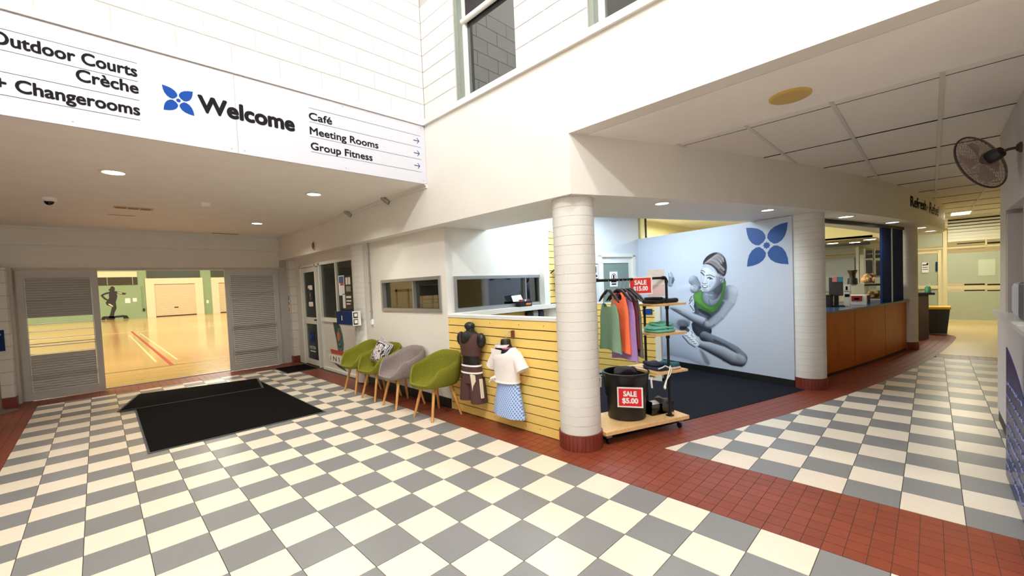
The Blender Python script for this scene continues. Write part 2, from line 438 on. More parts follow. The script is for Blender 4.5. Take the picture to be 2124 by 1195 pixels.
# shop carpet, far vinyl floor
ce = [(x, carpet_edge(x)) for x in np.linspace(3.42, 6.72, 18)]
S('floor_carpet', MB().zprism(ce + [(6.80, 1.42), (7.50, 4.0), (5.86, 4.43), (3.3, 4.43), (3.3, 2.52)], -0.003, 0.004), CARPET, 'charcoal carpet on the floor of the clothing shop')
VINYL = mat('pale yellow vinyl', (222, 200, 146), 0.35, var=0.04, scale=8, stretch=(0.4, 4, 1))
vy = [(x, checker_edge(x)) for x in np.linspace(10.75, 13.4, 14)] + [(13.75, -0.36), (14.0, -0.22), (14.2, 0.2)]
S('floor_corridor', MB().zprism(vy + [(17.6, 1.2), (22, 1.2), (22, -5), (10.75, -5)], -0.004, 0.003), VINYL, 'pale yellow vinyl floor at the end of the corridor')
S('floor_cafe', MB().box(7.3, 17.6, 1.2, 8.0, -0.004, 0.002), mat('cafe floor', (120, 112, 100), 0.5, var=0.1, scale=20), 'grey brown floor behind the cafe counter')

# ------------------------------------------------------------------ block work
def blocks(fr, parent, u0, u1, v0, v1, w=0.004, L=0.4, H=0.2, odd=0, g=0.004, holes=(), name='block', mt=None):
    """bond of painted blocks proud of a wall, each a part of its own"""
    mt = mt or BLOCK; sh = {}; r = 0; v = v0
    while v < v1 - 0.02:
        u = u0 - (L / 2 if (r + odd) % 2 else 0)
        while u < u1 - 0.02:
            segs = [(max(u, u0), min(u + L, u1))]
            for hu0, hu1, hv0, hv1 in holes:
                if v + H > hv0 + 0.02 and v < hv1 - 0.02:
                    ns = []
                    for a, b in segs:
                        if b <= hu0 or a >= hu1: ns.append((a, b)); continue
                        if a < hu0: ns.append((a, hu0))
                        if b > hu1: ns.append((hu1, b))
                    segs = ns
            for a, b in segs:
                top = min(v + H, v1)
                if b - a < 0.02: continue
                key = (round(b - a, 3), round(top - v, 3))
                if key not in sh:
                    mb = MB(); hu, hv = (b - a) / 2 - g, (top - v) / 2 - g; c = 0.004
                    mb.add([fr.U * x + fr.V * y + fr.N * z for x, y, z in ((-hu, -hv, -0.012), (hu, -hv, -0.012), (hu, hv, -0.012), (-hu, hv, -0.012), (-hu, -hv, w - c), (hu, -hv, w - c), (hu, hv, w - c), (-hu, hv, w - c), (-hu + c, -hv + c, w), (hu - c, -hv + c, w), (hu - c, hv - c, w), (-hu + c, hv - c, w))],
                           [(8, 9, 10, 11), (4, 5, 9, 8), (5, 6, 10, 9), (6, 7, 11, 10), (7, 4, 8, 11), (0, 1, 5, 4), (1, 2, 6, 5), (2, 3, 7, 6), (3, 0, 4, 7)])
                    o = mb.build(name, mt, parent, local=True); sh[key] = o.data
                else:
                    o = bpy.data.objects.new(name, sh[key]); col.objects.link(o); o.parent = parent
                o.location = ROOTM[parent.name].inverted() @ Vector(fr.pt((a + b) / 2, (v + top) / 2, 0))
            u += L
        v += H; r += 1

FS = Frame((3.033, 0), (0, -1))        # fascia over the shop, facing the atrium
FG = Frame((0, 4.48), (1, 0))          # sign wall
FD = Frame((0, 10.6), (1, 0))          # hall door wall
FO = Frame((3.30, 0), (0, -1))         # office front
FW = Frame((3.22, 0), (0, -1))         # chair wall and slat half wall
FL = Frame((0, 4.43), (1, 0))          # shop side wall with window
MU = np.array([0.253, 0.967]); FM = Frame((6.773, 1.341), -MU)      # mural wall
FK = Frame((7.47, 4.0), (0.967, -0.253))                             # shop back wall with door
FR = Frame((0, -0.5), (-1, 0))         # reception wall on the right (seen from the lobby, u = -x)

# sign wall above the lobby
ws = S('wall_sign', MB().box(-5.2, 3.06, 4.50, 4.72, 2.94, 6.7), JOINT, 'white painted block wall above the welcome sign')
blocks(Frame((0, 4.50), (1, 0)), ws, -1.4, 3.056, 3.69, 5.49, w=0.006)
S('wall_sign_upper', MB().box(-5.2, -1.4, 4.494, 4.5, 3.69, 6.7).box(-1.4, 3.033, 4.494, 4.5, 5.49, 6.7), WHITE, 'plain white upper part of the sign wall')
S('trim_1', MB().fprism(Frame((0, 0), (0, 1)), [(4.50, 3.615), (4.462, 3.615), (4.462, 3.655), (4.472, 3.66), (4.472, 3.69), (4.50, 3.69)], -3.033, 5.2), WHITE, 'white timber trim running above the welcome sign')
# tall fascia wall facing the atrium, with dark windows in its block work
win = [(-3.845, -2.885, 3.69, 4.95), (-2.035, -0.95, 3.69, 4.95), (-0.1, 0.9, 3.69, 4.95)]
fm = MB()
fm.fbox(FS, -4.49, -2.255, 2.37, 3.62, -0.028, 0).fbox(FS, -2.255, 5.2, 2.9, 3.62, -0.16, 0)
wf = S('wall_fascia', fm, WHITE, 'tall smooth white fascia over the clothing shop')
fb = MB(); us = [-4.5]
for a, b, c, d in win: us += [a, b]
us.append(5.2)
for k in range(0, len(us), 2): fb.fbox(FS, us[k], us[k + 1], 3.62, 6.7, -0.25, -0.03)
for a, b, c, d in win: fb.fbox(FS, a, b, d, 6.7, -0.25, -0.03).fbox(FS, a, b, 3.62, c, -0.25, -0.03)
wfb = S('wall_fascia_blocks', fb, JOINT, 'white block wall with dark windows above the fascia trim')
blocks(Frame((3.063, 0), (0, -1)), wfb, -4.5, -0.1, 3.69, 5.09, w=0.006, holes=win)
S('trim_2', MB().fprism(Frame((0, 0), (1, 0)), [(3.063, 3.615), (3.000, 3.615), (3.000, 3.65), (3.016, 3.66), (3.016, 3.69), (3.063, 3.69)], -4.47, 5.2), WHITE, 'white timber trim running under the dark upper windows')
GREENR = mat('grey green reveal', (126, 134, 124), 0.6)
for k, (a, b, c, d) in enumerate(win[:2]):
    wr = S('window_%d' % (k + 1), MB().fbox(FS, a + 0.002, a + 0.05, c, d, -0.24, -0.045).fbox(FS, b - 0.05, b - 0.002, c, d, -0.24, -0.20), GREENR, 'dark upper window %s above the fascia' % ('with a white roller bar next to the sign wall' if k == 0 else 'further along the fascia, cut by the top of the picture'))
    MB().fbox(FS, a + 0.05, a + 0.09, c, d, -0.20, -0.12).fbox(FS, a + 0.05, b, c, c + 0.03, -0.20, -0.12).build('window_frame', WFRAME, wr)
    MB().fbox(FS, a + 0.07, b, c, d, -0.17, -0.16).build('pane', glass('smoky pane', (58, 62, 62), 0.10), wr)
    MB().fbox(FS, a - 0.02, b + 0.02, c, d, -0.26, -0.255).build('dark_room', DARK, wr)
    if k == 0:
        MB().tube([FS.pt(a - 0.06, 4.62, -0.12), FS.pt(b, 4.62, -0.12)], 0.032, 10).build('roller_bar', WFRAME, wr, smooth=40)
        MB().fbox(FS, a + 0.05, b, 4.62, d, -0.15, -0.14).build('blind', mat('dark blind', (38, 36, 38), 0.8), wr)
# atrium shell out of view
S('wall_atrium', MB().box(-5.4, -5.2, -5.4, 10.6, 0, 6.7).box(-5.2, 3.2, -5.4, -5.2, 0, 6.7), WHITE, 'white walls of the atrium behind the viewer')
S('ceiling_atrium', MB().box(-5.4, 3.3, -5.4, 4.75, 6.7, 6.8), CEIL, 'high white ceiling of the atrium')

# lobby soffit, beam and cornice
S('ceiling_lobby', MB().box(-5.2, 3.033, 4.491, 10.62, 2.9, 3.0), CEIL, 'low white lobby ceiling with downlights')
S('beam_lobby', MB().box(3.033, 3.45, 4.491, 10.75, 2.37, 2.99), WHITE, 'deep white beam along the office side of the lobby')
S('trim_3', MB().box(3.015, 3.033, 4.48, 10.6, 2.85, 2.9).box(2.995, 3.015, 4.48, 10.6, 2.88, 2.9), WHITE, 'small cornice between lobby ceiling and beam')
S('trim_4', MB().box(-5.2, 3.015, 10.56, 10.58, 2.86, 2.9), WHITE, 'small cornice over the hall doors')
# hall door wall
S('wall_hall', MB().box(-5.2, 3.033, 10.58, 10.9, 2.59, 3.0).box(-5.2, 3.2, 10.635, 10.9, 2.2, 2.6).box(-5.2, -1.05, 10.45, 10.9, 0, 2.2), WHITE, 'grey white wall over the hall doors')
wl = S('wall_hall_pier', MB().box(-2.6, -0.985, 10.22, 10.62, 0, 2.2), JOINT, 'white block pier left of the hall doors')
blocks(Frame((0, 10.22), (1, 0)), wl, -2.585, -0.985, 0.15, 2.2)
blocks(Frame((-0.985, 0), (0, 1)), wl, 10.22, 10.62, 0.15, 2.2)
MB().box(-2.6, -0.975, 10.205, 10.62, 0, 0.15).build('skirting', REDP, wl)
wp = S('wall_office_pier', MB().box(3.17, 3.45, 10.42, 11.0, 0, 2.4).box(3.04, 3.17, 10.58, 10.9, 2.2, 2.4), JOINT, 'white block pier between hall doors and office door')
blocks(Frame((0, 10.42), (1, 0)), wp, 3.17, 3.40, 0.15, 2.4)
blocks(Frame((3.17, 0), (0, -1)), wp, -11.0, -10.42, 0.15, 2.4, odd=1)
MB().box(3.155, 3.40, 10.405, 11.0, 0, 0.15).build('skirting', REDP, wp)
# door frame rails for the sliding louvre doors
S('trim_5', MB().box(-1.0, 3.06, 10.50, 10.60, 2.155, 2.205).box(-1.0, -0.94, 10.40, 10.6, 0, 2.2).box(2.90, 3.17, 10.54, 10.6, 0, 2.2).box(-1.1, -0.84, 10.56, 10.64, 0, 2.2), GREYP, 'grey door frame and sliding track of the hall doors')

# ------------------------------------------------------------------ corridor ceiling
cc = MB()
cc.box(3.2, 4.10, -5.2, 2.3, 2.9, 3.0)
wc = S('ceiling_corridor', MB().box(3.2, 4.13, -5.2, 2.3, 2.9, 3.02).box(4.13, 22, -5.2, 1.9, 2.955, 3.02), CEIL, 'white corridor ceiling with a grid of square panels')
sh = None
for a in range(0, 12):
    x0 = 4.245 + a * 1.21 if a >= 0 else 4.13
    for bq in range(-7, 3):
        y0 = -0.06 + bq * 0.605
        if y0 > fascia_edge(min(x0, 13.5)) + 0.1: continue
        if sh is None:
            o = MB().box(-0.59, 0.59, -0.288, 0.288, 0, 0.02).build('ceiling_panel', PANEL, wc, local=True); sh = o.data
        else:
            o = bpy.data.objects.new('ceiling_panel', sh); col.objects.link(o); o.parent = wc
        o.location = ROOTM[wc.name].inverted() @ Vector((x0 + 0.605, y0 + 0.3025, 2.905 + random.uniform(-0.002, 0.003)))
tb = MB(); tb2 = MB()
MB().box(4.13, 4.232, -4.4, 1.9, 2.900, 2.92).build('border_strip', PANEL, wc)
for bq in range(-7, 4):
    y0 = -0.06 + bq * 0.605; xe = 18.0
    MB().box(4.13, xe, y0 - 0.014, y0 + 0.014, 2.896, 2.93).build('grid_bar', TBAR, wc)
for a in range(0, 12):
    x0 = 4.245 + a * 1.21
    MB().box(x0 - 0.010, x0 - 0.002, -4.4, 1.9, 2.899, 2.93).build('grid_bar', DARK, wc)

# ------------------------------------------------------------------ bulkhead over the shop and the cafe counter
fx = [3.033] + list(np.linspace(3.15, 13.2, 46)); A = [(x, fascia_edge(x)) for x in fx]; A[0] = (3.034, 2.2545)
A += [(13.6, -0.20), (13.9, -0.15), (14.05, 0.0), (14.1, 0.3)]
Bk = []
for i, (x, y) in enumerate(A):
    xx = max(x, 3.944); yy = 4.6265 - 0.3927 * xx if xx < 6.9 else light_edge(xx) + 0.75 - 0.0
    if 6.9 <= xx < 8: yy = max(yy, 1.9 - (xx - 6.9) * 0.45)
    if xx > 13: yy = 0.9
    Bk.append((min(xx, 13.8), yy))
bmx = MB().strip(A, Bk, 2.37, 2.96)
bmx.zprism([(3.062, 2.29), (3.944, 3.078), (3.944, 4.489), (3.062, 4.489)], 2.3705, 2.958)
S('wall_bulkhead', bmx, WHITE, 'curved white bulkhead running over the shop front and cafe counter', smooth=30)
S('ceiling_shop', MB().zprism([(3.9, 2.9), (3.9, 4.6), (7.6, 4.6), (14, 6.0), (17.6, 6.0), (17.6, 0.2), (13.6, 0.4), (9, 1.0), (6.9, 1.7)], 2.93, 3.02), CEIL, 'ceiling over the clothing shop and cafe')
# ------------------------------------------------------------------ chair wall, shop walls, windows
hole = (-6.16, -4.545, 1.26, 1.745)
wm = MB()
wm.fbox(FW, -6.95, hole[0], 0, 2.37, -0.12, 0).fbox(FW, hole[1], -4.43, 0, 2.37, -0.12, 0).fbox(FW, hole[0], hole[1], 0, hole[2], -0.12, 0).fbox(FW, hole[0], hole[1], hole[3], 2.37, -0.12, 0)
S('wall_office', wm, WHITE, 'smooth white wall behind the row of chairs')
S('baseboard_office', MB().fbox(FW, -6.8, -4.44, 0, 0.13, 0, 0.012), BLACK, 'black skirting behind the chairs')
def framed(name, fr, u0, u1, v0, v1, label, t=0.045, deep=0.10, fmat=None, mull=(), gmat=None, out=0.02):
    o = S(name, MB().fbox(fr, u0, u1, v0, v0 + t, -deep, out).fbox(fr, u0, u1, v1 - t, v1, -deep, out).fbox(fr, u0, u0 + t, v0 + t, v1 - t, -deep, out).fbox(fr, u1 - t, u1, v0 + t, v1 - t, -deep, out), fmat or ALU, label)
    b = [u0 + t] + [x for x in mull] + [u1 - t]
    for x in mull: MB().fbox(fr, x - 0.012, x + 0.012, v0 + t, v1 - t, -deep, 0.0).build('mullion', fmat or ALU, o)
    for p, q in zip(b[:-1], b[1:]): MB().fbox(fr, p, q, v0 + t, v1 - t, -deep * 0.55, -deep * 0.55 + 0.006).build('pane', gmat or GLASSD, o)
    return o
framed('window_3', FW, *hole, 'low wide window in the wall above the chairs', mull=(-5.25,), gmat=glass('office side glass', (196, 198, 188), 0.03, 0.02, 0.35))
hl = (3.33, 5.10, 1.255, 1.73)
wm = MB()
wm.fbox(FL, 3.221, hl[0], 0, 2.93, -0.12, 0).fbox(FL, hl[1], 5.9, 0, 2.93, -0.12, 0).fbox(FL, hl[0], hl[1], 0, hl[2], -0.12, 0).fbox(FL, hl[0], hl[1], hl[3], 2.93, -0.12, 0)
S('wall_shop_side', wm, WHITE, 'white shop side wall with a wide window')
framed('window_4', FL, *hl, 'wide silver framed window on the shop side wall', mull=(4.72,))
S('trim_6', MB().fbox(FL, 3.30, 5.27, 1.185, 1.25, 0.0, 0.13), WFRAME, 'white window sill ledge under the shop window')
# office behind the windows
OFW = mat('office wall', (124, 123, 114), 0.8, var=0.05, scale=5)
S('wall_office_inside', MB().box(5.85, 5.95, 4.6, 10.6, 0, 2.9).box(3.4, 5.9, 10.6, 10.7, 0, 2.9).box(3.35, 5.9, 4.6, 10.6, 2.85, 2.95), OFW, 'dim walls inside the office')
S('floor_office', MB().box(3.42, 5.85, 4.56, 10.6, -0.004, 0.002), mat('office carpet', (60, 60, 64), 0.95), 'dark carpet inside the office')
lamp('office_light', 'AREA', (4.6, 7.6, 2.8), 13, (1.0, 0.98, 0.90), 0.6, 0.6)
# pinboard and shelf seen through the office windows
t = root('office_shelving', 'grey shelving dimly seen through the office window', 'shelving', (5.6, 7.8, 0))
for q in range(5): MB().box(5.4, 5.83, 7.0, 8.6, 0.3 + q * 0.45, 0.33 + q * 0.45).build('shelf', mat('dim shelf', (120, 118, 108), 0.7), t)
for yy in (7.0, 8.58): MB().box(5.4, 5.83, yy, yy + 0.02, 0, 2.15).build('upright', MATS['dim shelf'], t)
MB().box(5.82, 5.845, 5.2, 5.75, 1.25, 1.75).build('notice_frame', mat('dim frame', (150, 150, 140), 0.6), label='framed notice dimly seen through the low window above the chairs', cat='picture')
# shop back wall with door, mural wall
S('wall_shop_back', MB().fbox(FK, -1.75, -0.985, 0, 2.93, -0.1, 0).fbox(FK, -0.14, 0.02, 0, 2.93, -0.1, 0).fbox(FK, -0.985, -0.14, 2.03, 2.93, -0.1, 0), mat('shop wall paint', (206, 212, 220), 0.6, var=0.02, scale=3), 'pale wall at the back of the shop beside the mural')
d = S('door_1', MB().fbox(FK, -0.95, -0.89, 0.02, 2.02, -0.06, -0.02).fbox(FK, -0.24, -0.17, 0.02, 2.02, -0.06, -0.02).fbox(FK, -0.89, -0.24, 1.91, 2.02, -0.06, -0.02).fbox(FK, -0.89, -0.24, 0.02, 0.3, -0.06, -0.02), WFRAME, 'white glazed door at the back of the shop')
MB().fbox(FK, -0.89, -0.24, 0.3, 1.91, -0.045, -0.035).build('pane', frosted('back door glass', (140, 158, 152), 0.2), d)
MB().fbox(FK, -1.02, -0.95, 0, 2.06, -0.06, 0.02).fbox(FK, -0.17, -0.10, 0, 2.06, -0.06, 0.02).fbox(FK, -1.02, -0.10, 2.02, 2.08, -0.06, 0.02).build('door_frame', WFRAME, d)
t = root('door_notice', 'white notice with a black pictogram stuck on the back shop door', 'notice', FK.pt(-0.63, 1.45, -0.033))
MB().fbox(FK, -0.73, -0.535, 1.47, 1.75, -0.034, -0.03).build('sheet', PAPER, t)
ring = [(-0.632 + 0.055 * math.cos(q), 1.655 + 0.055 * math.sin(q)) for q in np.linspace(0, 2 * math.pi, 21)]
MB().tube([FK.pt(u, v, -0.029) for u, v in ring], 0.006, 5).build('symbol_ring', mat('notice red', (140, 40, 40), 0.6), t)
MB().fbox(FK, -0.65, -0.615, 1.615, 1.69, -0.03, -0.028).fbox(FK, -0.70, -0.565, 1.55, 1.575, -0.03, -0.028).fbox(FK, -0.69, -0.575, 1.505, 1.53, -0.03, -0.028).build('print', INK, t)
t = root('framed_sign', 'small white sign in a dark frame behind the front column', 'sign', FK.pt(-1.12, 1.65, 0.01))
MB().fbox(FK, -1.20, -1.045, 1.62, 1.90, 0.002, 0.012).build('frame', INK, t)
MB().fbox(FK, -1.19, -1.055, 1.635, 1.885, 0.012, 0.015).build('sheet', PAPER, t)
MB().fbox(FK, -1.16, -1.075, 1.66, 1.70, 0.015, 0.017).fbox(FK, -1.14, -1.09, 1.74, 1.85, 0.015, 0.017).build('print', INK, t)
MURALW = mat('pale blue mural print', (198, 207, 224), 0.5, var=0.012, scale=2)
S('wall_mural', MB().fbox(FM, -2.76, 0.0, 0, 2.365, -0.10, 0.0), MURALW, 'pale blue wall that carries the sports mural')
S('baseboard_mural', MB().fbox(FM, -2.76, 0.0, 0.004, 0.102, 0, 0.012), BLACK, 'black skirting along the mural wall')
# yellow lit glazing above the mural
YG = mat('yellow lit cafe wall', (240, 232, 176), 0.7)  # yellow of the cafe lamplight is put into this wall colour
S('wall_cafe_back', MB().box(7.7, 14.6, 4.65, 4.75, 0, 2.93).fbox(FM, -5.0, -2.76, 0, 2.93, -0.2, -0.1), YG, 'yellow lit wall seen over the mural')
MB().tube([FM.pt(-2.60, 2.37, -0.06), FM.pt(-2.60, 2.93, -0.06)], 0.02, 8).build('slim_post', BLACKM, label='slim dark post standing on the mural wall', cat='post', smooth=40)

# ------------------------------------------------------------------ slat half wall
def slats(name, label, fr, u0, u1, v0, n, pitch=0.1, back=0.05, w=0.0, group=None, cap=True):
    t = root(name, label, 'partition', fr.pt((u0 + u1) / 2, 0, -0.05))
    MB().fbox(fr, u0, u1, v0, v0 + n * pitch, -back, w - 0.016).build('core', SLATJ, t)
    for k in range(n): MB().fbox(fr, u0, u1, v0 + k * pitch + 0.0055, v0 + (k + 1) * pitch - 0.0055, w - 0.018, w).build('slat', SLAT, t)
    return t
t = slats('slatwall_partition', 'yellow slatted half wall with a white cap beside the front column', FW, -4.43, -2.60, 0.0, 12)
MB().fbox(FW, -4.43, -2.58, 1.2, 1.235, -0.13, 0.006).build('cap', WFRAME, t)
MB().fbox(FW, -4.425, -2.60, 0, 1.2, -0.125, -0.05).build('back_board', SLAT, t)
sc_ = MB()
for u, v in ((-4.40, 1.15), (-3.62, 1.15), (-3.15, 1.15), (-2.8, 1.15), (-3.6, .65), (-3.6, .25), (-3.6, .06), (-3.1, .06), (-2.9, .06), (-4.4, .06)): sc_.lathe(FW.pt(u, v, 0.001), [(0.005, 0), (0.004, 0.002)], 8, FW.N)
sc_.build('screws', SLATJ, t, kind='stuff')
FP = Frame((6.1, 0), (0, -1))
t = slats('slatwall_unit', 'low yellow slat unit with white ends standing deep in the shop', FP, -4.22, -3.02, 0.05, 11, 0.104)
MB().fbox(FP, -3.02, -2.93, 0.004, 1.215, -0.05, 0.012).build('end_panel', WFRAME, t)
MB().fbox(FP, -4.22, -2.93, 0.004, 0.05, -0.05, 0.006).build('bottom_rail', WFRAME, t)
MB().fbox(FP, -4.22, -3.02, 1.194, 1.215, -0.05, 0.006).build('top_rail', WFRAME, t)
MB().fbox(FP, -3.22, -3.06, 1.03, 1.12, 0.003, 0.008).build('blue_shelf_label', BLUE, label='small blue label stuck on the low slat unit', cat='label')
for k, (u, v) in enumerate(((-3.36, .93), (-3.36, .73), (-3.33, .55))):
    t2 = root('hook_pack', 'small packet on a hook of the low slat unit, %s' % ('uppermost', 'middle', 'lowest')[k], 'packet', FP.pt(u, v - 0.1, 0.03), group='packets on the low slat unit')
    MB().tube([FP.pt(u, v + .03, 0), FP.pt(u, v + .03, .07)], 0.004, 6).build('hook', BLACKM, t2)
    MB().fbox(FP, u - .035, u + .035, v - .1, v + .02, .03, .042).build('packet', (PAPER, BLACK, PAPER)[k], t2)
FQ = Frame((0, 4.33), (1, 0))
t = slats('display_slat_board', 'tall yellow slat panel with a white side half hidden by the front column', FQ, 5.16, 5.80, 1.26, 11, 0.105)
MB().fbox(FQ, 5.03, 5.16, 1.18, 2.43, -0.1, 0.012).build('side_board', WFRAME, t)
MB().fbox(FQ, 5.16, 5.80, 2.415, 2.445, -0.1, 0.012).build('top_rail', WFRAME, t)
t = slats('slatwall_counter_panel', 'low yellow slat strip under the shop side window', FL, 3.25, 5.02, 0.02, 11, 0.105, w=0.03, back=-0.001)

# ------------------------------------------------------------------ columns
def column(name, label, c, r, z1, course=0.089, plinth=True, z0=0.15):
    t = root(name, label, 'column', (c[0], c[1], 0), group=None)
    MB().lathe((c[0], c[1], 0.02), [(r - 0.003, 0), (r - 0.003, z1 - 0.02)], 40).build('core', JOINT, t, smooth=40)
    n = int(round((z1 - z0) / course)); h = (z1 - z0) / n; sh = None
    for k in range(n):
        if sh is None:
            o = MB().lathe((0, 0, 0), [(r - 0.003, 0.0006), (r, 0.0026), (r, h - 0.0026), (r - 0.003, h - 0.0006)], 48).build('course', BLOCK, t, local=True, smooth=22); sh = o.data
        else:
            o = bpy.data.objects.new('course', sh); col.objects.link(o); o.parent = t
        o.location = (random.uniform(-1, 1) * 0.0008, random.uniform(-1, 1) * 0.0008, z0 + k * h)
    if plinth:
        m_ = 34; rp = r + 0.014; shp = None
        for k in range(m_):
            a0, a1 = 2 * math.pi * (k + 0.04) / m_, 2 * math.pi * (k + 0.96) / m_
            if shp is None:
                b0, b1 = -math.pi / m_ * 0.92, math.pi / m_ * 0.92
                P = [((r - .01) * math.cos(b0), (r - .01) * math.sin(b0)), (rp * math.cos(b0), rp * math.sin(b0)), (rp * math.cos(b1), rp * math.sin(b1)), ((r - .01) * math.cos(b1), (r - .01) * math.sin(b1))]
                o = MB().zprism(P, 0.0, z0).build('plinth_tile', REDP, t, local=True); shp = o.data
            else:
                o = bpy.data.objects.new('plinth_tile', shp); col.objects.link(o); o.parent = t
            o.rotation_euler = (0, 0, 2 * math.pi * k / m_)
    return t
column('round_column', 'white round block column at the end of the yellow slat half wall', (3.275, 2.42), 0.197, 2.37)
column('round_column', 'white round block column between the mural and the cafe counter', (6.93, 1.20), 0.197, 2.37)
column('round_column', 'white round column beside the navy boards at the far end of the cafe counter', (11.25, 0.385), 0.2, 2.37, 0.089)
column('round_column', 'white round column built into the wall beside the office glazing', (3.34, 6.95), 0.22, 2.37, 0.09, plinth=False, z0=0.02)
# ------------------------------------------------------------------ office front
FRAMEW = WFRAME
of = MB()
of.fbox(FO, -10.42, -10.10, 0, 2.4, -0.1, 0).fbox(FO, -10.10, -7.1, 2.21, 2.4, -0.1, 0)
S('wall_office_front', of, WHITE, 'white head panel over the office glazing')
fm2 = MB()
for u in (-10.10, -9.19, -8.97): fm2.fbox(FO, u, u + 0.05, 0, 2.2, -0.07, 0.015)
fm2.fbox(FO, -10.10, -7.15, 2.16, 2.21, -0.07, 0.015)
S('trim_7', fm2, FRAMEW, 'white aluminium frame of the office front')
dg = S('door_2', MB().fbox(FO, -10.05, -9.93, 0.02, 2.15, -0.05, -0.005).fbox(FO, -9.26, -9.19, 0.02, 2.15, -0.05, -0.005).fbox(FO, -9.93, -9.26, 2.05, 2.15, -0.05, -0.005).fbox(FO, -9.93, -9.26, 0.92, 1.06, -0.05, -0.005).fbox(FO, -9.93, -9.26, 0.02, 0.13, -0.05, -0.005), FRAMEW, 'white framed glass office door')
for a, b in ((0.13, 0.92), (1.06, 2.05)): MB().fbox(FO, -9.93, -9.26, a, b, -0.03, -0.024).build('pane', glass('grey door glass', (206, 214, 210), 0.06, 0.05, 0.25), dg)
MB().fbox(FO, -9.255, -9.22, 1.0, 1.03, -0.005, 0.05).build('door_handle', BLACK, dg)
# emblem decals on the glass door
t = root('door_decal', 'white and black sticker with a swirling teal emblem on the office door', 'decal', FO.pt(-9.6, 1.3, -0.02))
def rrect(u0, u1, v0, v1, r, n=4):
    P = []
    for cx, cy, a in ((u1 - r, v0 + r, -90), (u1 - r, v1 - r, 0), (u0 + r, v1 - r, 90), (u0 + r, v0 + r, 180)):
        for k in range(n + 1):
            q = math.radians(a + 90 * k / n); P.append((cx + r * math.cos(q), cy + r * math.sin(q)))
    return P
MB().fprism(FO, rrect(-9.72, -9.42, 1.28, 1.78, 0.05), -0.021, -0.019).build('backing', BLACK, t)
for v_ in (1.30, 1.66): MB().fprism(FO, rrect(-9.70, -9.44, v_, v_ + .10, 0.03), -0.019, -0.017).build('white_block', PAPER, t)
TEAL = mat('teal print', (58, 120, 122), 0.5); DTEAL = mat('dark teal print', (28, 52, 58), 0.5); ORNG = mat('orange print', (196, 96, 56), 0.5)
def swirl(fr, u, v, s, w, parent):
    """a curled feather-like swirl emblem round a ball"""
    out = [(-.18, .95), (.05, .80), (.28, .62), (.45, .30), (.50, -.05), (.42, -.28), (.20, -.40), (-.02, -.42), (-.12, -.2), (-.20, .12), (-.34, .50), (-.42, .78), (-.55, .86), (-.40, .97)]
    MB().fprism(fr, [(u + a * s, v + b * s) for a, b in out], w, w + .001).build('dark_swirl', DTEAL, parent)
    for k, (r0, c) in enumerate(((.40, TEAL), (.33, DTEAL), (.27, TEAL), (.21, DTEAL), (.17, ORNG))):
        MB().fprism(fr, [(u + (.16 + r0 * .78 * math.cos(q) - .02 * k) * s, v + (.12 + r0 * 1.15 * math.sin(q) + .03 * k) * s) for q in np.linspace(0, 2 * math.pi, 20)[:-1]], w + .001 * (k + 1), w + .001 * (k + 2)).build('swirl_ring', c, parent)
swirl(FO, -9.60, 1.50, 0.20, -0.017, t)
def blossom(fr, u, v, s, w, mt, parent, eps=0.0012):
    """four pointed petals round an eight pointed star"""
    for k in range(4):
        a = math.radians(45 + 90 * k); ca, sa = math.cos(a), math.sin(a); pts = []
        prof = [(0.17, 0.0), (0.20, 0.16), (0.30, 0.235), (0.46, 0.268), (0.64, 0.235), (0.82, 0.14), (1.0, 0.0)]
        P = [(x, y) for x, y in prof] + [(x, -y) for x, y in prof[-2:0:-1]]
        P = [(x * 1.0, y) for x, y in P]
        P[0] = (0.17, 0.0)
        MB().fprism(fr, [(u + s * 1.3 * (x * ca - y * sa), v + s * 1.3 * (x * sa + y * ca)) for x, y in P], w, w + eps).build('petal', mt, parent)
    st = []
    for k in range(16):
        r = (0.17 if k % 2 == 0 else 0.115) * s; q = math.pi * k / 8; st.append((u + r * math.cos(q), v + r * math.sin(q)))
    MB().fprism(fr, st, w, w + eps).build('star', mt, parent)
t = root('door_decal', 'small blue four petal emblem with white lettering on the lower office door glass', 'decal', FO.pt(-9.6, 0.3, -0.02))
blossom(FO, -9.62, 0.62, 0.13, -0.021, BLUE, t)
text(FO, 'NOOSA', PAPER, t, -9.80, -9.44, 0.36, 0.07, -0.02, bold=0.01)
MB().fbox(FO, -9.78, -9.46, 0.30, 0.325, -0.021, -0.0195).build('rule', PAPER, t)
# glazing beside the door
gw = S('window_5', MB().fbox(FO, -8.92, -7.15, 1.0, 1.08, -0.07, 0.015).fbox(FO, -8.15, -8.11, 1.08, 2.16, -0.06, 0.005).fbox(FO, -8.92, -7.15, 0.0, 0.05, -0.07, 0.015), FRAMEW, 'white framed office window over a printed lower panel')
for a, b in ((-8.92, -8.15), (-8.11, -7.1)): MB().fbox(FO, a, b, 1.08, 2.16, -0.04, -0.034).build('pane', glass('office window glass', (190, 194, 186), 0.05, 0.02, 0.3), gw)
MB().fbox(FO, -8.92, -7.1, 0.05, 1.0, -0.04, -0.02).build('lower_panel', mat('printed panel white', (214, 214, 210), 0.4), gw)
t = root('panel_emblem', 'large teal swirl emblem with an orange ball on the panel under the office window', 'decal', FO.pt(-8.0, 0.2, -0.018))
swirl(FO, -8.22, 0.60, 0.50, -0.0195, t)
MB().fprism(FO, [(-8.62, .44), (-7.98, .44), (-7.94, .36), (-8.58, .36)], -0.012, -0.010).build('red_band', mat('band red', (190, 60, 40), 0.5), t)
MB().fprism(FO, [(-8.74, .34), (-7.84, .34), (-7.77, .18), (-8.66, .18)], -0.013, -0.011).build('white_band', PAPER, t)
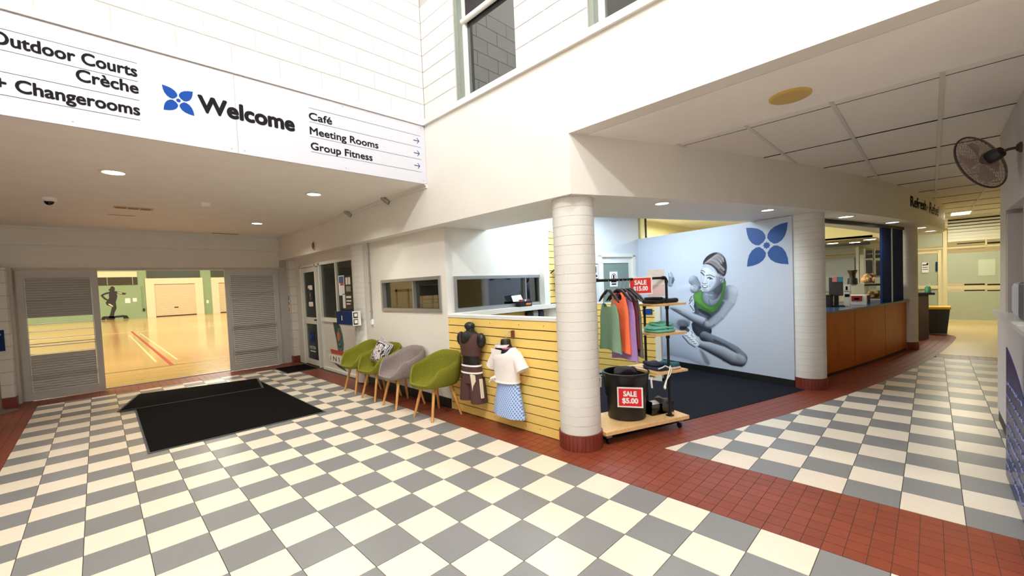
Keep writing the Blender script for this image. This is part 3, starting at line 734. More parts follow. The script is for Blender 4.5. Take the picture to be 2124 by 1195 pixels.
text(FO, 'I N I', INK, t, -8.64, -8.2, .215, .09, -0.010, bold=0.01)
MB().fprism(FO, [(-8.45, .17), (-8.05, .14), (-7.88, .06), (-8.26, .11)], -0.013, -0.011).build('tail', DTEAL, t)
# papers stuck on the window, things on the desk behind it
def sheet(fr, u0, u1, v0, v1, w, label, bars, name='poster', cat='poster', base=None, group=None):
    t = root(name, label, cat, fr.pt((u0 + u1) / 2, v0, w), group=group)
    MB().fbox(fr, u0, u1, v0, v1, w, w + 0.002).build('sheet', base or PAPER, t)
    for a, b, c, d_, mt in bars:
        MB().fbox(fr, u0 + a * (u1 - u0), u0 + b * (u1 - u0), v0 + c * (v1 - v0), v0 + d_ * (v1 - v0), w + 0.002, w + 0.003).build('print', mt, t)
    return t
PRED = mat('print red', (196, 70, 60), 0.6); PBLU = mat('print blue', (60, 90, 160), 0.6); PORG = mat('print orange', (226, 130, 60), 0.6)
sheet(FO, -8.08, -7.82, 1.52, 1.90, -0.032, 'white page with a blue and red block on the office window', [(.1, .9, .62, .95, PBLU), (.3, .9, .5, .62, PRED)])
FC4 = Frame((3.34 - 0.185, 6.95 - 0.15), (0.56, -0.83))
sheet(FO, -7.38, -7.14, 1.56, 1.87, 0.14, 'upper black and white poster on the office column', [(.1, .45, .5, .9, PAPER), (.55, .9, .5, .9, PAPER), (.1, .9, .1, .4, mat('grey print', (150, 150, 150), 0.6))], base=BLACK)
sheet(FO, -7.50, -7.10, 1.28, 1.55, 0.15, 'lower black opening hours poster on the office column', [(.02, .3, .05, .95, PAPER), (.4, .9, .72, .85, PAPER), (.4, .9, .5, .58, PAPER), (.4, .8, .3, .38, PAPER)], base=BLACK)
sheet(Frame((3.166, 0), (0, -1)), -10.62, -10.48, 1.15, 1.58, 0.0, 'narrow notice with red and blue blocks on the block pier', [(.1, .9, .7, .92, PBLU), (.1, .9, .45, .6, PRED), (.1, .9, .08, .3, PORG)])
t = root('leaflet_box', 'navy and white leaflet box fixed to the office column', 'leaflet box', (3.0, 6.9, 1.03))
lb = MB(); lb.box(2.965, 3.10, 6.72, 7.36, 1.03, 1.25); lb.build('body', NAVY, t)
MB().box(2.965, 3.10, 6.70, 6.72, 1.02, 1.26).build('end_board', PAPER, t)
for v in (1.04, 1.15): MB().box(2.972, 3.045, 6.693, 6.70, v, v + 0.09).build('pocket', BLACK, t); MB().box(2.985, 3.035, 6.688, 6.693, v + .02, v + 0.075).build('card', PAPER, t)
MB().box(2.960, 2.965, 7.12, 7.14, 1.10, 1.18).build('print', PAPER, t)
t = root('desk_items', 'white tub and dark wheel shape on the office window sill', 'box', (3.45, 8.3, 1.06))
MB().box(3.38, 3.52, 8.12, 8.5, 1.08, 1.20).build('tub', PAPER, t)
MB().lathe((3.42, 7.93, 1.18), [(0.055, -0.02), (0.085, -0.01), (0.085, .01), (.055, .02)], 18, (1, 0, 0)).build('wheel', mat('grey plastic', (110, 116, 118), 0.5), t, smooth=40)
# conduit on the wall
t = root('wall_conduit', 'thin metal conduit running down the wall beside the office column', 'pipe', (3.2, 6.52, 1.1))
MB().tube([(3.20, 6.52, 1.10), (3.20, 6.52, 2.37)], 0.012, 8).build('pipe', ALU, t, smooth=50)
for z in (1.12, 1.25, 1.72, 2.2): MB().lathe((3.20, 6.52, z), [(0.02, -0.012), (0.02, 0.012)], 10).build('clip', ALU, t, smooth=40)
MB().box(3.185, 3.22, 6.50, 6.54, 1.03, 1.12).build('junction_box', PAPER, t)

# ------------------------------------------------------------------ sliding louvre doors of the hall
def louvre_door(name, label, x0, x1, gap=None):
    fr = Frame((0, 10.45), (1, 0)); top = 2.15
    d = S(name, MB().fbox(fr, x0, x0 + .085, 0.012, top, -.045, 0).fbox(fr, x1 - .085, x1, 0.012, top, -.045, 0).fbox(fr, x0 + .085, x1 - .085, 2.03, top, -.045, 0).fbox(fr, x0 + .085, x1 - .085, .012, .14, -.045, 0), GREYP, label)
    n = 46; pitch = (2.03 - .14) / n; a, b = x0 + .088, x1 - .088; sh = {}
    for k in range(n):
        z = .14 + (k + .5) * pitch
        if gap and gap[0] < z < gap[1]:
            if k % 3: continue
            kind = 'open'
        else: kind = 'shut'
        if kind not in sh:
            mb = MB(); L = (b - a) / 2
            if kind == 'shut': pts = [(-.024, -.0195), (-.018, -.0205), (.003, .0182), (-.001, .019)]
            else: pts = [(-.045, -.006), (.045, -.002), (.045, .003), (-.045, -.001)]
            mb.prism([(-L, y, zz) for y, zz in pts], [(L, y, zz) for y, zz in pts])
            o = mb.build('louvre_blade', mat('grey louvre blade', (190, 188, 184), 0.5, rand=0.03), d, local=True); sh[kind] = o.data
        else:
            o = bpy.data.objects.new('louvre_blade', sh[kind]); col.objects.link(o); o.parent = d
        o.location = ROOTM[d.name].inverted() @ Vector(((a + b) / 2, 10.465, z))
    for a_, b_ in (((.14, 2.03),) if not gap else ((.14, gap[0]), (gap[1], 2.03))): MB().fbox(fr, a, b, a_, b_, -.05, -.044).build('blade_gap_shade', mat('blade gap shade', (46, 45, 43), .8), d)  # dark sheet added behind shut blades as shade in the gaps
    for z in (1.64, .91, .38):
        MB().fbox(fr, x0 + .07, x1 - .07, z - .02, z - .008, .005, .022).fbox(fr, x0 + .07, x1 - .07, z + .022, z + .034, .005, .02).build('control_bar', GREYP, d)
        for u in (x0 + .075, x1 - .085): MB().fbox(fr, u, u + .012, z - .06, z + .07, .0, .022).build('lever', GREYP, d)
    for u in (x0 + .088, x1 - .098): MB().fbox(fr, u, u + .010, .14, 2.03, -.002, .006).build('blade_strip', WFRAME, d)
    return d
louvre_door('door_3', 'left grey louvred sliding door with some blades open', -0.91, 0.04, (0.74, 1.38))
louvre_door('door_4', 'right grey louvred sliding door with all blades shut', 1.93, 2.94)
S('trim_8', MB().box(-1.05, 3.1, 10.62, 10.68, -0.002, 0.012), ALU, 'metal threshold strip of the sports hall')

# ------------------------------------------------------------------ sports hall
HF = bpy.data.materials.new('court boards'); HF.use_nodes = True; nt = HF.node_tree; B = nt.nodes['Principled BSDF']
tc = nt.nodes.new('ShaderNodeTexCoord'); mp = nt.nodes.new('ShaderNodeMapping'); mp.inputs['Scale'].default_value = (0.5, 9.0, 1); nt.links.new(tc.outputs['Object'], mp.inputs[0])
nz = nt.nodes.new('ShaderNodeTexNoise'); nz.inputs['Scale'].default_value = 2.2; nz.inputs['Detail'].default_value = 5; nt.links.new(mp.outputs[0], nz.inputs['Vector'])
cr = nt.nodes.new('ShaderNodeValToRGB'); cr.color_ramp.elements[0].position = .3; cr.color_ramp.elements[0].color = lin((190, 142, 78)); cr.color_ramp.elements[1].position = .7; cr.color_ramp.elements[1].color = lin((226, 182, 112))
nt.links.new(nz.outputs['Fac'], cr.inputs[0]); nt.links.new(cr.outputs[0], B.inputs['Base Color']); B.inputs['Roughness'].default_value = 0.16; B.inputs['Coat Weight'].default_value = 0.3; B.inputs['Coat Roughness'].default_value = 0.08
S('floor_hall', MB().box(-12, 16, 10.66, 51.2, -0.1, 0.002), HF, 'glossy honey timber court floor of the sports hall')
HG = mat('hall sage green', (140, 170, 132), 0.7, var=0.03, scale=1.5); HC = mat('hall cream', (234, 224, 192), 0.7, var=0.02, scale=1.5)
S('wall_hall_far', MB().box(-12, 16, 51, 51.3, 0, 9), HG, 'sage green far wall of the sports hall')
S('wall_hall_sides', MB().box(-12.2, -12, 10.9, 51.2, 0, 9).box(16, 16.2, 10.9, 51.2, 0, 9).box(-12, -5.2, 10.7, 10.9, 0, 9).box(3.4, 16, 10.9, 11.05, 0, 9).box(-5.3, 3.5, 10.7, 10.9, 2.9, 9).box(-12, -5.2, 10.7, 10.9, 0, 3), HC, 'cream side walls of the sports hall')
S('ceiling_hall', MB().box(-12.2, 16.2, 10.6, 51.3, 9, 9.1), mat('hall ceiling', (200, 190, 160), 0.8), 'high ceiling of the sports hall')
FH = Frame((0, 51), (1, 0))
HD = mat('hall dark window', (60, 76, 66), 0.4)
def shutter(label, u0, u1, su0, su1):
    t = root('roller_shutter', label, 'shutter', FH.pt((su0 + su1) / 2, 0, 0.1))
    MB().fbox(FH, u0, su0, 0, 3.6, 0, .12).fbox(FH, su1, u1, 0, 3.6, 0, .12).fbox(FH, su0, su1, 3.05, 3.6, 0, .12).build('surround', HC, t)
    MB().fbox(FH, su0, su1, 0, 3.05, 0, .02).build('back', mat('shutter shade', (150, 136, 104), 0.7), t)
    sh = None
    for k in range(30):
        if sh is None:
            o = MB().box(-(su1 - su0) / 2, (su1 - su0) / 2, -.02, .02, 0, .082).build('slat', mat('shutter slat', (226, 214, 178), 0.6), t, local=True); sh = o.data
        else:
            o = bpy.data.objects.new('slat', sh); col.objects.link(o); o.parent = t
        o.location = ROOTM[t.name].inverted() @ Vector(FH.pt((su0 + su1) / 2, .09 + k * .097, .03))
    MB().fbox(FH, su0, su1, 0, .07, .02, .06).build('bottom_rail', BLACK, t)
    MB().fbox(FH, (su0 + su1) / 2 - .15, (su0 + su1) / 2 + .15, .78, .86, .05, .09).build('handle', BLACK, t)
    return t
shutter('cream roller shutter in the middle of the sports hall wall', 3.26, 7.55, 3.87, 6.93)
shutter('cream roller shutter at the right edge of the hall opening', 8.25, 12.4, 8.85, 11.8)
t = root('hall_window_band', 'dark upper windows between the hall shutters', 'window', FH.pt(5.5, 3.6, 0.03))
for a, b in ((3.4, 7.4), (8.25, 12.4)): MB().fbox(FH, a, b, 3.62, 4.5, 0, .05).build('pane', HD, t)
t = root('hall_viewing_window', 'dark viewing window with a cream blind over the wall figure', 'window', FH.pt(1.3, 3.0, 0.03))
MB().fbox(FH, -1.5, 2.75, 3.05, 3.75, 0, .05).build('pane', mat('viewing glass', (54, 52, 40), 0.4), t)
MB().fbox(FH, -1.5, 2.75, 3.75, 4.25, 0, .07).build('blind', HC, t)
for u in (.75, 2.4): MB().fbox(FH, u, u + .05, 3.05, 3.75, .05, .07).build('mullion', HG, t)
for a, b, lb in ((1.83, 2.18, 'white notice on the green hall wall nearest the figure'), (2.35, 2.62, 'smaller white notice on the green hall wall next to the drain pipe')):
    MB().fbox(FH, a, b, 1.52 if a > 2 else 1.42, 1.85, .0, .02).build('hall_notice', PAPER, label=lb, cat='notice')
MB().fbox(FH, 7.78, 7.95, 1.05, 1.35, 0, .03).build('hall_notice', PAPER, label='small white plate on the green strip between the hall shutters', cat='notice')
t = root('hall_pipe', 'thin green pipe with a tap on the hall wall', 'pipe', FH.pt(3.05, .7, .05))
MB().tube([FH.pt(3.02, .75, .05), FH.pt(3.02, 2.9, .05)], .035, 6).build('pipe', HG, t)
MB().fbox(FH, 2.98, 3.12, .62, .86, .0, .1).build('tap', BLACK, t)
# wall figure of a stepping athlete, a flat print
zf = lambda x, y: FH.px(200 + x / 7.586, 555 + y / 7.586)
t = root('wall_figure_print', 'large dark print of a stepping athlete on the green hall wall', 'wall print', FH.pt(1.0, 0.1, 0.01))
for nm, mt, P in (('body', mat('figure dark', (44, 42, 46), 0.6), [(215, 330), (225, 300), (260, 295), (288, 320), (290, 350), (282, 368), (318, 375), (318, 410), (330, 450), (318, 500), (305, 540), (312, 600), (318, 640), (290, 700), (275, 760), (290, 800), (190, 790), (215, 740), (230, 680), (245, 620), (200, 605), (160, 590), (145, 550), (170, 520), (200, 480), (195, 440), (200, 400), (200, 385), (210, 370), (185, 352)]),
                  ('arm', MATS['figure dark'], [(200, 385), (150, 395), (100, 415), (66, 438), (80, 460), (120, 500), (165, 522), (185, 505), (140, 480), (105, 442), (150, 422), (200, 412)]),
                  ('arm', MATS['figure dark'], [(310, 372), (390, 393), (440, 398), (472, 405), (450, 427), (410, 427), (350, 412), (312, 405)]),
                  ('step', BLACK, [(82, 790), (110, 770), (250, 765), (420, 750), (485, 755), (515, 800), (430, 805), (420, 780), (300, 790), (280, 820), (160, 822), (150, 800), (135, 825), (78, 828)]),
                  ('light_patch', mat('figure light', (214, 206, 180), 0.6), [(180, 570), (210, 570), (260, 600), (262, 620), (215, 600)]),
                  ('light_arm', MATS['figure light'], [(320, 385), (400, 400), (410, 415), (340, 402)])):
    MB().fprism(FH, [zf(*p) for p in P], .005 if nm in ('body', 'step', 'arm') else .012, .012 if nm in ('body', 'step', 'arm') else .016).build(nm, mt, t)
# court lines
CW = mat('court line cream', (238, 220, 170), 0.2); CRd = mat('court line red', (168, 28, 30), 0.3); CBk = mat('court line dark', (70, 44, 20), 0.3)
for k, (x, y0, y1, wd, mt, lb) in enumerate(((1.21, 12.9, 29.5, .075, CRd, 'red court line on the hall floor'), (1.0, 14.0, 26.5, .05, CW, 'cream court line left of the red line'), (1.42, 14.0, 27.2, .05, CW, 'cream court line right of the red line'))):
    MB().box(x - wd / 2, x + wd / 2, y0, y1, .002, .004).build('court_line', mt, label=lb, cat='floor line')
MB().box(-8, 12, 12.86, 12.91, .002, .004).build('court_line', CBk, label='dark court line crossing the hall floor near the doors', cat='floor line')
MB().box(-8, 12, 28.6, 28.68, .002, .004).build('court_line', CW, label='far cream court line crossing the hall floor', cat='floor line')
# trestle seen through the open louvres
t = root('bench_frame', 'pale timber frame inside the hall seen through the open louvres', 'frame', (-3.2, 14.2, 0))
for x in (-3.6, -3.1, -2.6, -2.0, -1.5): MB().box(x, x + .06, 14.2, 14.26, 0, 1.6).build('post', HC, t)
MB().box(-3.6, -1.44, 14.2, 14.26, 1.5, 1.6).build('rail', HC, t)

# ------------------------------------------------------------------ welcome sign
t = root('welcome_sign', 'long white directory sign reading Welcome with a blue flower emblem', 'sign', (0.2, 4.47, 2.9))
FG2 = Frame((0, 4.485), (1, 0))
for a, b in ((-3.4, -1.0), (-0.998, 0.998), (1.0, 3.03)): MB().fbox(FG2, a, b, 2.895, 3.612, -0.012, 0.005).build('sign_panel', SIGNW, t)
def sgn(body, xa, ya, xb, cap_px, mt, bold=0.0):
    u0, v0 = FG2.px(xa, ya); u1, _ = FG2.px(xb, ya)
    return u0, v0, u1
lines = [  # left column: right aligned destinations with thin rules
    ('Outdoor Courts', -18, 110, 284, 160, 0.085), ('Crèche', 160, 178, 287, 195, 0.085), ('+ Changerooms', -12, 188, 290, 240, 0.085)]
for body, xa, ya, xb, yb, cap in lines:
    ua, va = FG2.px(xa, ya); ub, vb = FG2.px(xb, yb)
    text(FG2, body, INK, t, ua, ub, vb + 0.0, cap, 0.0065, fat=0.0035)
for ya, xb in ((132, 284), (170, 286), (209, 289), (250, 291)):
    ub, vb = FG2.px(xb, ya); MB().fbox(FG2, -1.6, ub, vb - .0014, vb + .0014, .005, .0065).build('rule', INK, t)
ua, va = FG2.px(414, 238); ub, vb = FG2.px(610, 273)
text(FG2, 'Welcome', INK, t, ua, ub, vb + .003, 0.135, 0.0065, fat=0.0085)
uc, vc = FG2.px(370, 209); blossom(FG2, uc, vc, 0.112, 0.005, BLUE, t)
for body, xa, ya, xb, yb in (('Café', 641, 250, 688, 257), ('Meeting Rooms', 643, 281, 784, 306), ('Group Fitness', 645, 311, 772, 333)):
    ua, va = FG2.px(xa, ya); ub, vb = FG2.px(xb, yb)
    text(FG2, body, INK, t, ua, ub, (va + vb) / 2, 0.073, 0.0065, fat=0.0028)
u0_, _ = FG2.px(640, 230); u1_, _ = FG2.px(872, 300)
for (xa, ya) in ((868, 282), (870, 306), (871, 331), (872, 357)):
    _, v = FG2.px(xa, ya); MB().fbox(FG2, u0_, u1_, v - .0014, v + .0014, .005, .0065).build('rule', INK, t)
for (xa, ya) in ((863, 292), (864, 318), (865, 344)):
    u, v = FG2.px(xa, ya); mb = MB(); s = .038
    mb.fbox(FG2, u - s * 1.1, u + s * .75, v - .005, v + .005, .005, .0065)
    mb.fprism(FG2, [(u + s * .1, v + s * .9), (u + s * .35, v + s * .9), (u + s * 1.1, v), (u + s * .35, v - s * .9), (u + s * .1, v - s * .9), (u + s * .8, v)], .005, .0065)
    mb.build('arrow', mat('arrow blue', (18, 66, 116), 0.7, spec=.15), t)
scw = MB()
for u in (-2.3, -1.05, -0.05, .95, 1.05, 2.0, 2.98):
    for v in (2.93, 3.585): scw.lathe(FG2.pt(u, v, .005), [(.006, 0), (.005, .003)], 8, FG2.N)
scw.build('screws', ALU, t, kind='stuff')

# ------------------------------------------------------------------ ceiling fittings of the lobby
def downlight(loc, label, r=0.085, power=12, color=(1, .97, .82), mt=None, group=None, cone=2.5):
    t = root('downlight', label, 'downlight', loc, group=group)
    x, y, z = loc
    MB().lathe((x, y, z), [(r * .86, -.001), (r * 1.12, -.001), (r * 1.15, -.006), (r * .9, -.010), (r * .86, -.004)], 24, cap=False).build('rim', WFRAME, t, smooth=50)
    MB().lathe((x, y, z), [(0.002, -.004), (r * .88, -.004)], 24, cap=False).build('diffuser', mt or LAMP, t)
    lamp('downlight_beam', 'SPOT', (x, y, z - .03), power, color, r * .6, cone=cone, blend=.8)
    return t
downlight((.195, 5.857, 2.9), 'lit downlight nearest the sign on the left of the lobby ceiling', .10, 95)
downlight((2.123, 5.778, 2.9), 'lit downlight near the beam in the lobby ceiling', .095, 95)
downlight((2.146, 8.645, 2.9), 'lit downlight furthest back near the hall doors', .095, 70)
t = root('dome_camera', 'small white dome camera on the lobby ceiling', 'camera', (-.345, 7.69, 2.83))
MB().lathe((-.345, 7.69, 2.9), [(.07, 0), (.072, -.03), (.055, -.045)], 20).build('base', PAPER, t, smooth=40)
MB().ell((-.345, 7.69, 2.855), .046, .046, .045).build('dome', mat('black dome', (12, 12, 14), .1), t, smooth=60)
t = root('air_vent', 'small brass toned vent with three openings in the lobby ceiling', 'vent', (.44, 7.98, 2.89))
MB().box(.24, .66, 7.90, 8.06, 2.892, 2.9).build('plate', mat('old vent', (196, 178, 150), .5), t)
for k in range(3): MB().box(.26 + k * .13, .37 + k * .13, 7.92, 8.04, 2.889, 2.893).build('opening', mat('vent opening', (150, 118, 84), .7), t)
t = root('smoke_detector', 'white smoke detector in the middle of the lobby ceiling', 'detector', (1.145, 7.12, 2.85))
MB().lathe((1.145, 7.12, 2.9), [(.062, 0), (.06, -.025), (.04, -.045), (.02, -.05)], 20).build('body', PAPER, t, smooth=40)
MB().box(.2, .5, 8.7, 8.73, 2.895, 2.9).build('ceiling_slot', mat('slot tan', (170, 150, 120), .6), label='short tan slot in the lobby ceiling behind the vent', cat='vent')
MB().box(1.75, 2.2, 10.3, 10.36, 2.893, 2.9).build('ceiling_slot', mat('slot tan2', (150, 140, 120), .6), label='short slot in the lobby ceiling over the hall doors', cat='vent')
for k, (y, lb) in enumerate(((5.475, 'small tilted spotlight on the beam nearest the sign'), (6.72, 'small tilted spotlight on the beam further from the sign'))):
    t = root('beam_spotlight', lb, 'spotlight', (2.99, y, 2.80), group='spotlights on the lobby beam')
    MB().lathe((2.985, y, 2.865), [(.028, -.07), (.034, .0), (.03, .06)], 14, (-.5, .55, .65)).build('head', ALU, t, smooth=40)
    MB().box(3.0, 3.033, y - .01, y + .01, 2.85, 2.88).build('bracket', ALU, t)
t = root('wall_speaker', 'small round tan speaker on the lobby beam above the office', 'speaker', (3.03, 8.39, 2.42))
MB().lathe((3.033, 8.39, 2.50), [(.085, 0), (.085, .015), (.07, .02)], 24, (-1, 0, 0)).build('rim', mat('tan rim', (206, 190, 150), .5), t, smooth=40)
MB().lathe((3.033, 8.39, 2.50), [(.068, .0205), (.002, .022)], 24, (-1, 0, 0), cap=False).build('grille', mat('brown grille', (104, 84, 56), .7), t)
t = root('ceiling_speaker', 'round yellowed speaker grille in the corridor ceiling', 'speaker', (3.727, .735, 2.88))
MB().lathe((3.727, .735, 2.9), [(.135, 0), (.135, -.012), (.122, -.018)], 32).build('rim', mat('yellowed rim', (206, 176, 96), .5), t, smooth=40)
MB().lathe((3.727, .735, 2.9), [(.121, -.0185), (.002, -.02)], 32, cap=False).build('grille', mat('yellowed grille', (198, 170, 104), .7, bump=.4, bscale=500), t)
# downlights in the curved bulkhead
for k, x in enumerate((4.224, 5.871, 7.763, 9.596, 11.56, 12.9)):
    y = light_edge(x); lb = ('lit downlight over the clothing rack', 'lit downlight over the shop beside the mural', 'first lit downlight over the cafe counter', 'second lit downlight over the cafe counter', 'lit downlight beyond the navy boards', 'furthest lit downlight in the bulkhead')[k]
    downlight((x, y, 2.37), lb, .075 if k < 2 else .10, 16 if k < 2 else 10, (1, .97, .92) if k < 2 else (1, .93, .78), LAMPC)
# ------------------------------------------------------------------ chairs
def felt(name, rgb): return mat(name, rgb, 0.95, var=0.22, scale=70, bump=0.5, bscale=260, spec=0.15, stretch=(1, 1, 1))
GREENF = felt('moss green felt', (122, 122, 40)); GREYF = felt('mauve grey felt', (140, 128, 124))
def sstep(a, b, x): t_ = min(1, max(0, (x - a) / (b - a))); return t_ * t_ * (3 - 2 * t_)
def shell_mesh():
    nT, nR = 48, 14; mb = MB()
    def surf(th, t, off):
        a = abs(((math.degrees(th) + 180) % 360) - 180)
        rim = 0.440 + 0.19 * sstep(28, 66, a) + 0.145 * sstep(66, 160, a)
        Rx = 0.265 if math.cos(th) > 0 else 0.265; Ry = 0.285
        k = (abs(math.cos(th)) ** 2.6 + abs(math.sin(th)) ** 2.6) ** (-1 / 2.6); low = 0.74 + 0.12 * sstep(60, 20, a) if False else (0.80 if a > 40 else 0.94)
        low = 0.80 + 0.14 * (1 - sstep(20, 60, a))
        if t < 0.55: f = low * (t / 0.55); g = 0.035 * (t / 0.55) ** 3
        else: s_ = (t - 0.55) / 0.45; f = low + (1 - low) * math.sin(s_ * math.pi / 2); g = 0.035 + (1 - 0.035) * s_ ** 1.25
        z = 0.43 + (rim - 0.43) * g - 0.01 * (1 - min(1, t / 0.5))
        r = k * f
        o = np.array([Rx * r * math.cos(th) - 0.005, Ry * r * math.sin(th), z])
        if off:
            e = 0.03 * min(1, t / 0.4) * (1 if t < 0.98 else 0.75)
            o = o + np.array([e * math.cos(th), e * math.sin(th), -0.03 * (1 - sstep(0.55, 0.9, t)) - 0.006])
        return o
    ths = [2 * math.pi * i / nT for i in range(nT)]
    ins = [[surf(th, max(t, 0.02), False) for th in ths] for t in np.linspace(0, 1, nR)]
    out = [[surf(th, max(t, 0.02), True) for th in ths] for t in np.linspace(1, 0, nR)]
    lip = [[(np.array(a) + np.array(b)) / 2 + np.array([0, 0, 0.011]) for a, b in zip(ins[-1], out[0])]]
    mb.loft(ins + lip + out, True); return mb
def chair(loc, rz, fabric, label):
    t = root('tub_chair', label, 'chair', loc, rz, 'tub chairs along the white wall')
    if 'shell' in _sh:
        o = bpy.data.objects.new('seat_shell', _sh['shell'].copy()); o.data.materials.clear(); o.data.materials.append(fabric); col.objects.link(o); o.parent = t
    else:
        o = shell_mesh().build('seat_shell', fabric, t, local=True, smooth=60); _sh['shell'] = o.data
    for k, (fx_, fy_) in enumerate(((.215, .185), (.215, -.185), (-.20, .225), (-.20, -.225))):
        tx, ty = fx_ * .52, fy_ * .62
        MB().tube([(tx, ty, .40), (fx_ * .56, fy_ * .66, .385), (fx_ * .97, fy_ * .985, .02), (fx_, fy_, 0.0)], [.021, .022, .015, .0145], 8).build('leg', WOOD, t, local=True, smooth=50)
    MB().tube([(.11, -.12, .398), (.11, .12, .398)], .016, 8).tube([(-.10, -.14, .398), (-.10, .14, .398)], .016, 8).tube([(-.1, 0, .398), (.11, 0, .398)], .016, 8).build('leg_frame', WOOD, t, local=True, smooth=50)
    return t
_sh = {}
chair((2.935, 4.36, 0), math.pi + 0.04, GREENF, 'green tub chair nearest the yellow slat wall')
chair((2.93, 5.16, 0), math.pi - 0.02, GREYF, 'mauve grey tub chair between green ones')
chair((2.935, 5.80, 0), math.pi + 0.05, GREENF, 'green tub chair holding the patterned cushion')
chair((2.95, 6.45, 0), math.pi + 0.03, GREENF, 'green tub chair furthest along the wall near the office')
# cushion with a leaf pattern
CM = bpy.data.materials.new('leaf pattern fabric'); CM.use_nodes = True; nt = CM.node_tree; B = nt.nodes['Principled BSDF']; B.inputs['Roughness'].default_value = .9
tc = nt.nodes.new('ShaderNodeTexCoord'); wv = nt.nodes.new('ShaderNodeTexWave'); wv.inputs['Scale'].default_value = 13; wv.inputs['Distortion'].default_value = 7; wv.inputs['Detail'].default_value = 1.5; wv.inputs['Detail Scale'].default_value = 1.2
nt.links.new(tc.outputs['Object'], wv.inputs['Vector']); cr = nt.nodes.new('ShaderNodeValToRGB'); cr.color_ramp.interpolation = 'CONSTANT'
E0 = cr.color_ramp.elements; E0[0].color = lin((26, 30, 44)); E0[0].position = 0; E0[1].position = .38; E0[1].color = lin((226, 228, 226)); e = E0.new(.70); e.color = lin((60, 98, 112)); e = E0.new(.93); e.color = lin((232, 190, 196))
nt.links.new(wv.outputs['Fac'], cr.inputs[0]); nt.links.new(cr.outputs[0], B.inputs['Base Color'])
mb = MB(); rings = []
n = 13
for side in (1, -1):
    vs = []; fs = []
    for i in range(n):
        for j in range(n):
            x, y = -1 + 2 * i / (n - 1), -1 + 2 * j / (n - 1); p = 1 - 0.08 * (1 - x * x) ; q = 1 - 0.08 * (1 - y * y)
            vs.append((side * 0.085 * ((1 - x ** 4) * (1 - y ** 4)) ** .6, 0.19 * x * q, 0.19 * y * p))
    for i in range(n - 1):
        for j in range(n - 1):
            a = i * n + j; f_ = (a, a + n, a + n + 1, a + 1); fs.append(f_ if side > 0 else f_[::-1])
    mb.add(vs, fs)
o = mb.build('cushion', CM, None, 'black and white leaf patterned cushion on the green chair', 'cushion', smooth=60, local=True)
o.location = (2.985, 5.81, .655); o.rotation_euler = (0.25, 0.42, 0.1)

# ------------------------------------------------------------------ mats
MATM = mat('charcoal ribbed mat', (20, 18, 18), 1.0, spec=.05, var=.15, scale=90, bump=.5, bscale=300); MATE = mat('mat rubber edge', (70, 74, 72), .7)
def floor_mat(P, label, z=0.0, h=0.012):
    t = root('door_mat', label, 'mat', (sum(p[0] for p in P) / len(P), sum(p[1] for p in P) / len(P), z))
    MB().zprism(P, z + .0005, z + h * .55).build('rubber_edge', MATE, t)
    MB().zprism(shrink(P, .028), z + h * .5, z + h).build('pile', MATM, t)
    return t
floor_mat([(.29, 5.70), (2.08, 5.69), (2.07, 8.72), (.31, 8.72)], 'large charcoal entrance mat nearest the viewer')
floor_mat([(.12, 8.20), (1.94, 8.03), (2.10, 9.02), (.40, 9.40)], 'long narrow charcoal mat overlapping the large mat', .0125)
floor_mat([(2.62, 9.10), (3.24, 9.10), (3.24, 9.95), (2.62, 9.95)], 'small black mat in front of the office door')

# ------------------------------------------------------------------ hanging mannequins on the slat wall
def ringw(fr, cu, cw, ru, rw, v, n=28, e=2.2, flat=0.004):
    P = []
    for k in range(n):
        q = 2 * math.pi * k / n; c, s_ = math.cos(q), math.sin(q); kk = (abs(c) ** e + abs(s_) ** e) ** (-1 / e)
        P.append(fr.pt(cu + ru * kk * c, v, max(flat, cw + rw * kk * s_)))
    return P
def body(fr, cu, prof, n=28, e=2.2, off=0.0, v0=None, v1=None):
    """rings of a torso: prof rows are (v, half width, half depth, centre shift); optional height window"""
    V = [p[0] for p in prof]
    vs = list(np.linspace(v0 if v0 is not None else V[0], v1 if v1 is not None else V[-1], 14))
    R_ = []
    for v in vs:
        ru = np.interp(v, V, [p[1] for p in prof]) + off; rw = np.interp(v, V, [p[2] for p in prof]) + off; du = np.interp(v, V, [p[3] for p in prof])
        R_.append(ringw(fr, cu + du, 0.095, ru, rw, v, n, e))
    return R_
MAN = mat('black mannequin', (16, 16, 17), .45); BRN = mat('brown sports fabric', (78, 50, 46), .85, var=.08, scale=40, bump=.2); CREAMF = mat('cream fabric', (232, 220, 196), .85, var=.05, scale=30)
t = root('mannequin_torso', 'black hanging mannequin torso in a brown crop top and brown shorts', 'mannequin', FW.pt(-3.875, .18, .09))
prof1 = [(0.190, .165, .075, .02), (0.330, .17, .08, .015), (0.480, .16, .08, 0), (0.610, .145, .075, 0), (0.710, .128, .068, 0), (0.810, .140, .080, 0), (0.910, .155, .095, 0), (0.980, .165, .085, 0), (1.030, .150, .06, 0), (1.060, .07, .045, .01)]
MB().loft(body(FW, -3.875, prof1, v0=.53, v1=1.06)).build('torso', MAN, t, smooth=60)
for s_ in (-1, 1):
    MB().ell(FW.pt(-3.875 + s_ * .185, .955, .085), .052, .062, .088).build('shoulder', MAN, t, smooth=60)
MB().loft([ringw(FW, -3.88, .085, r_, r_ * .9, v) for r_, v in ((.062, 1.03), (.052, 1.07), (.05, 1.09))]).build('neck', MAN, t, smooth=60)
MB().ell(FW.pt(-3.89, 1.115, .085), .062, .068, .052).build('head_stub', MAN, t, smooth=60)
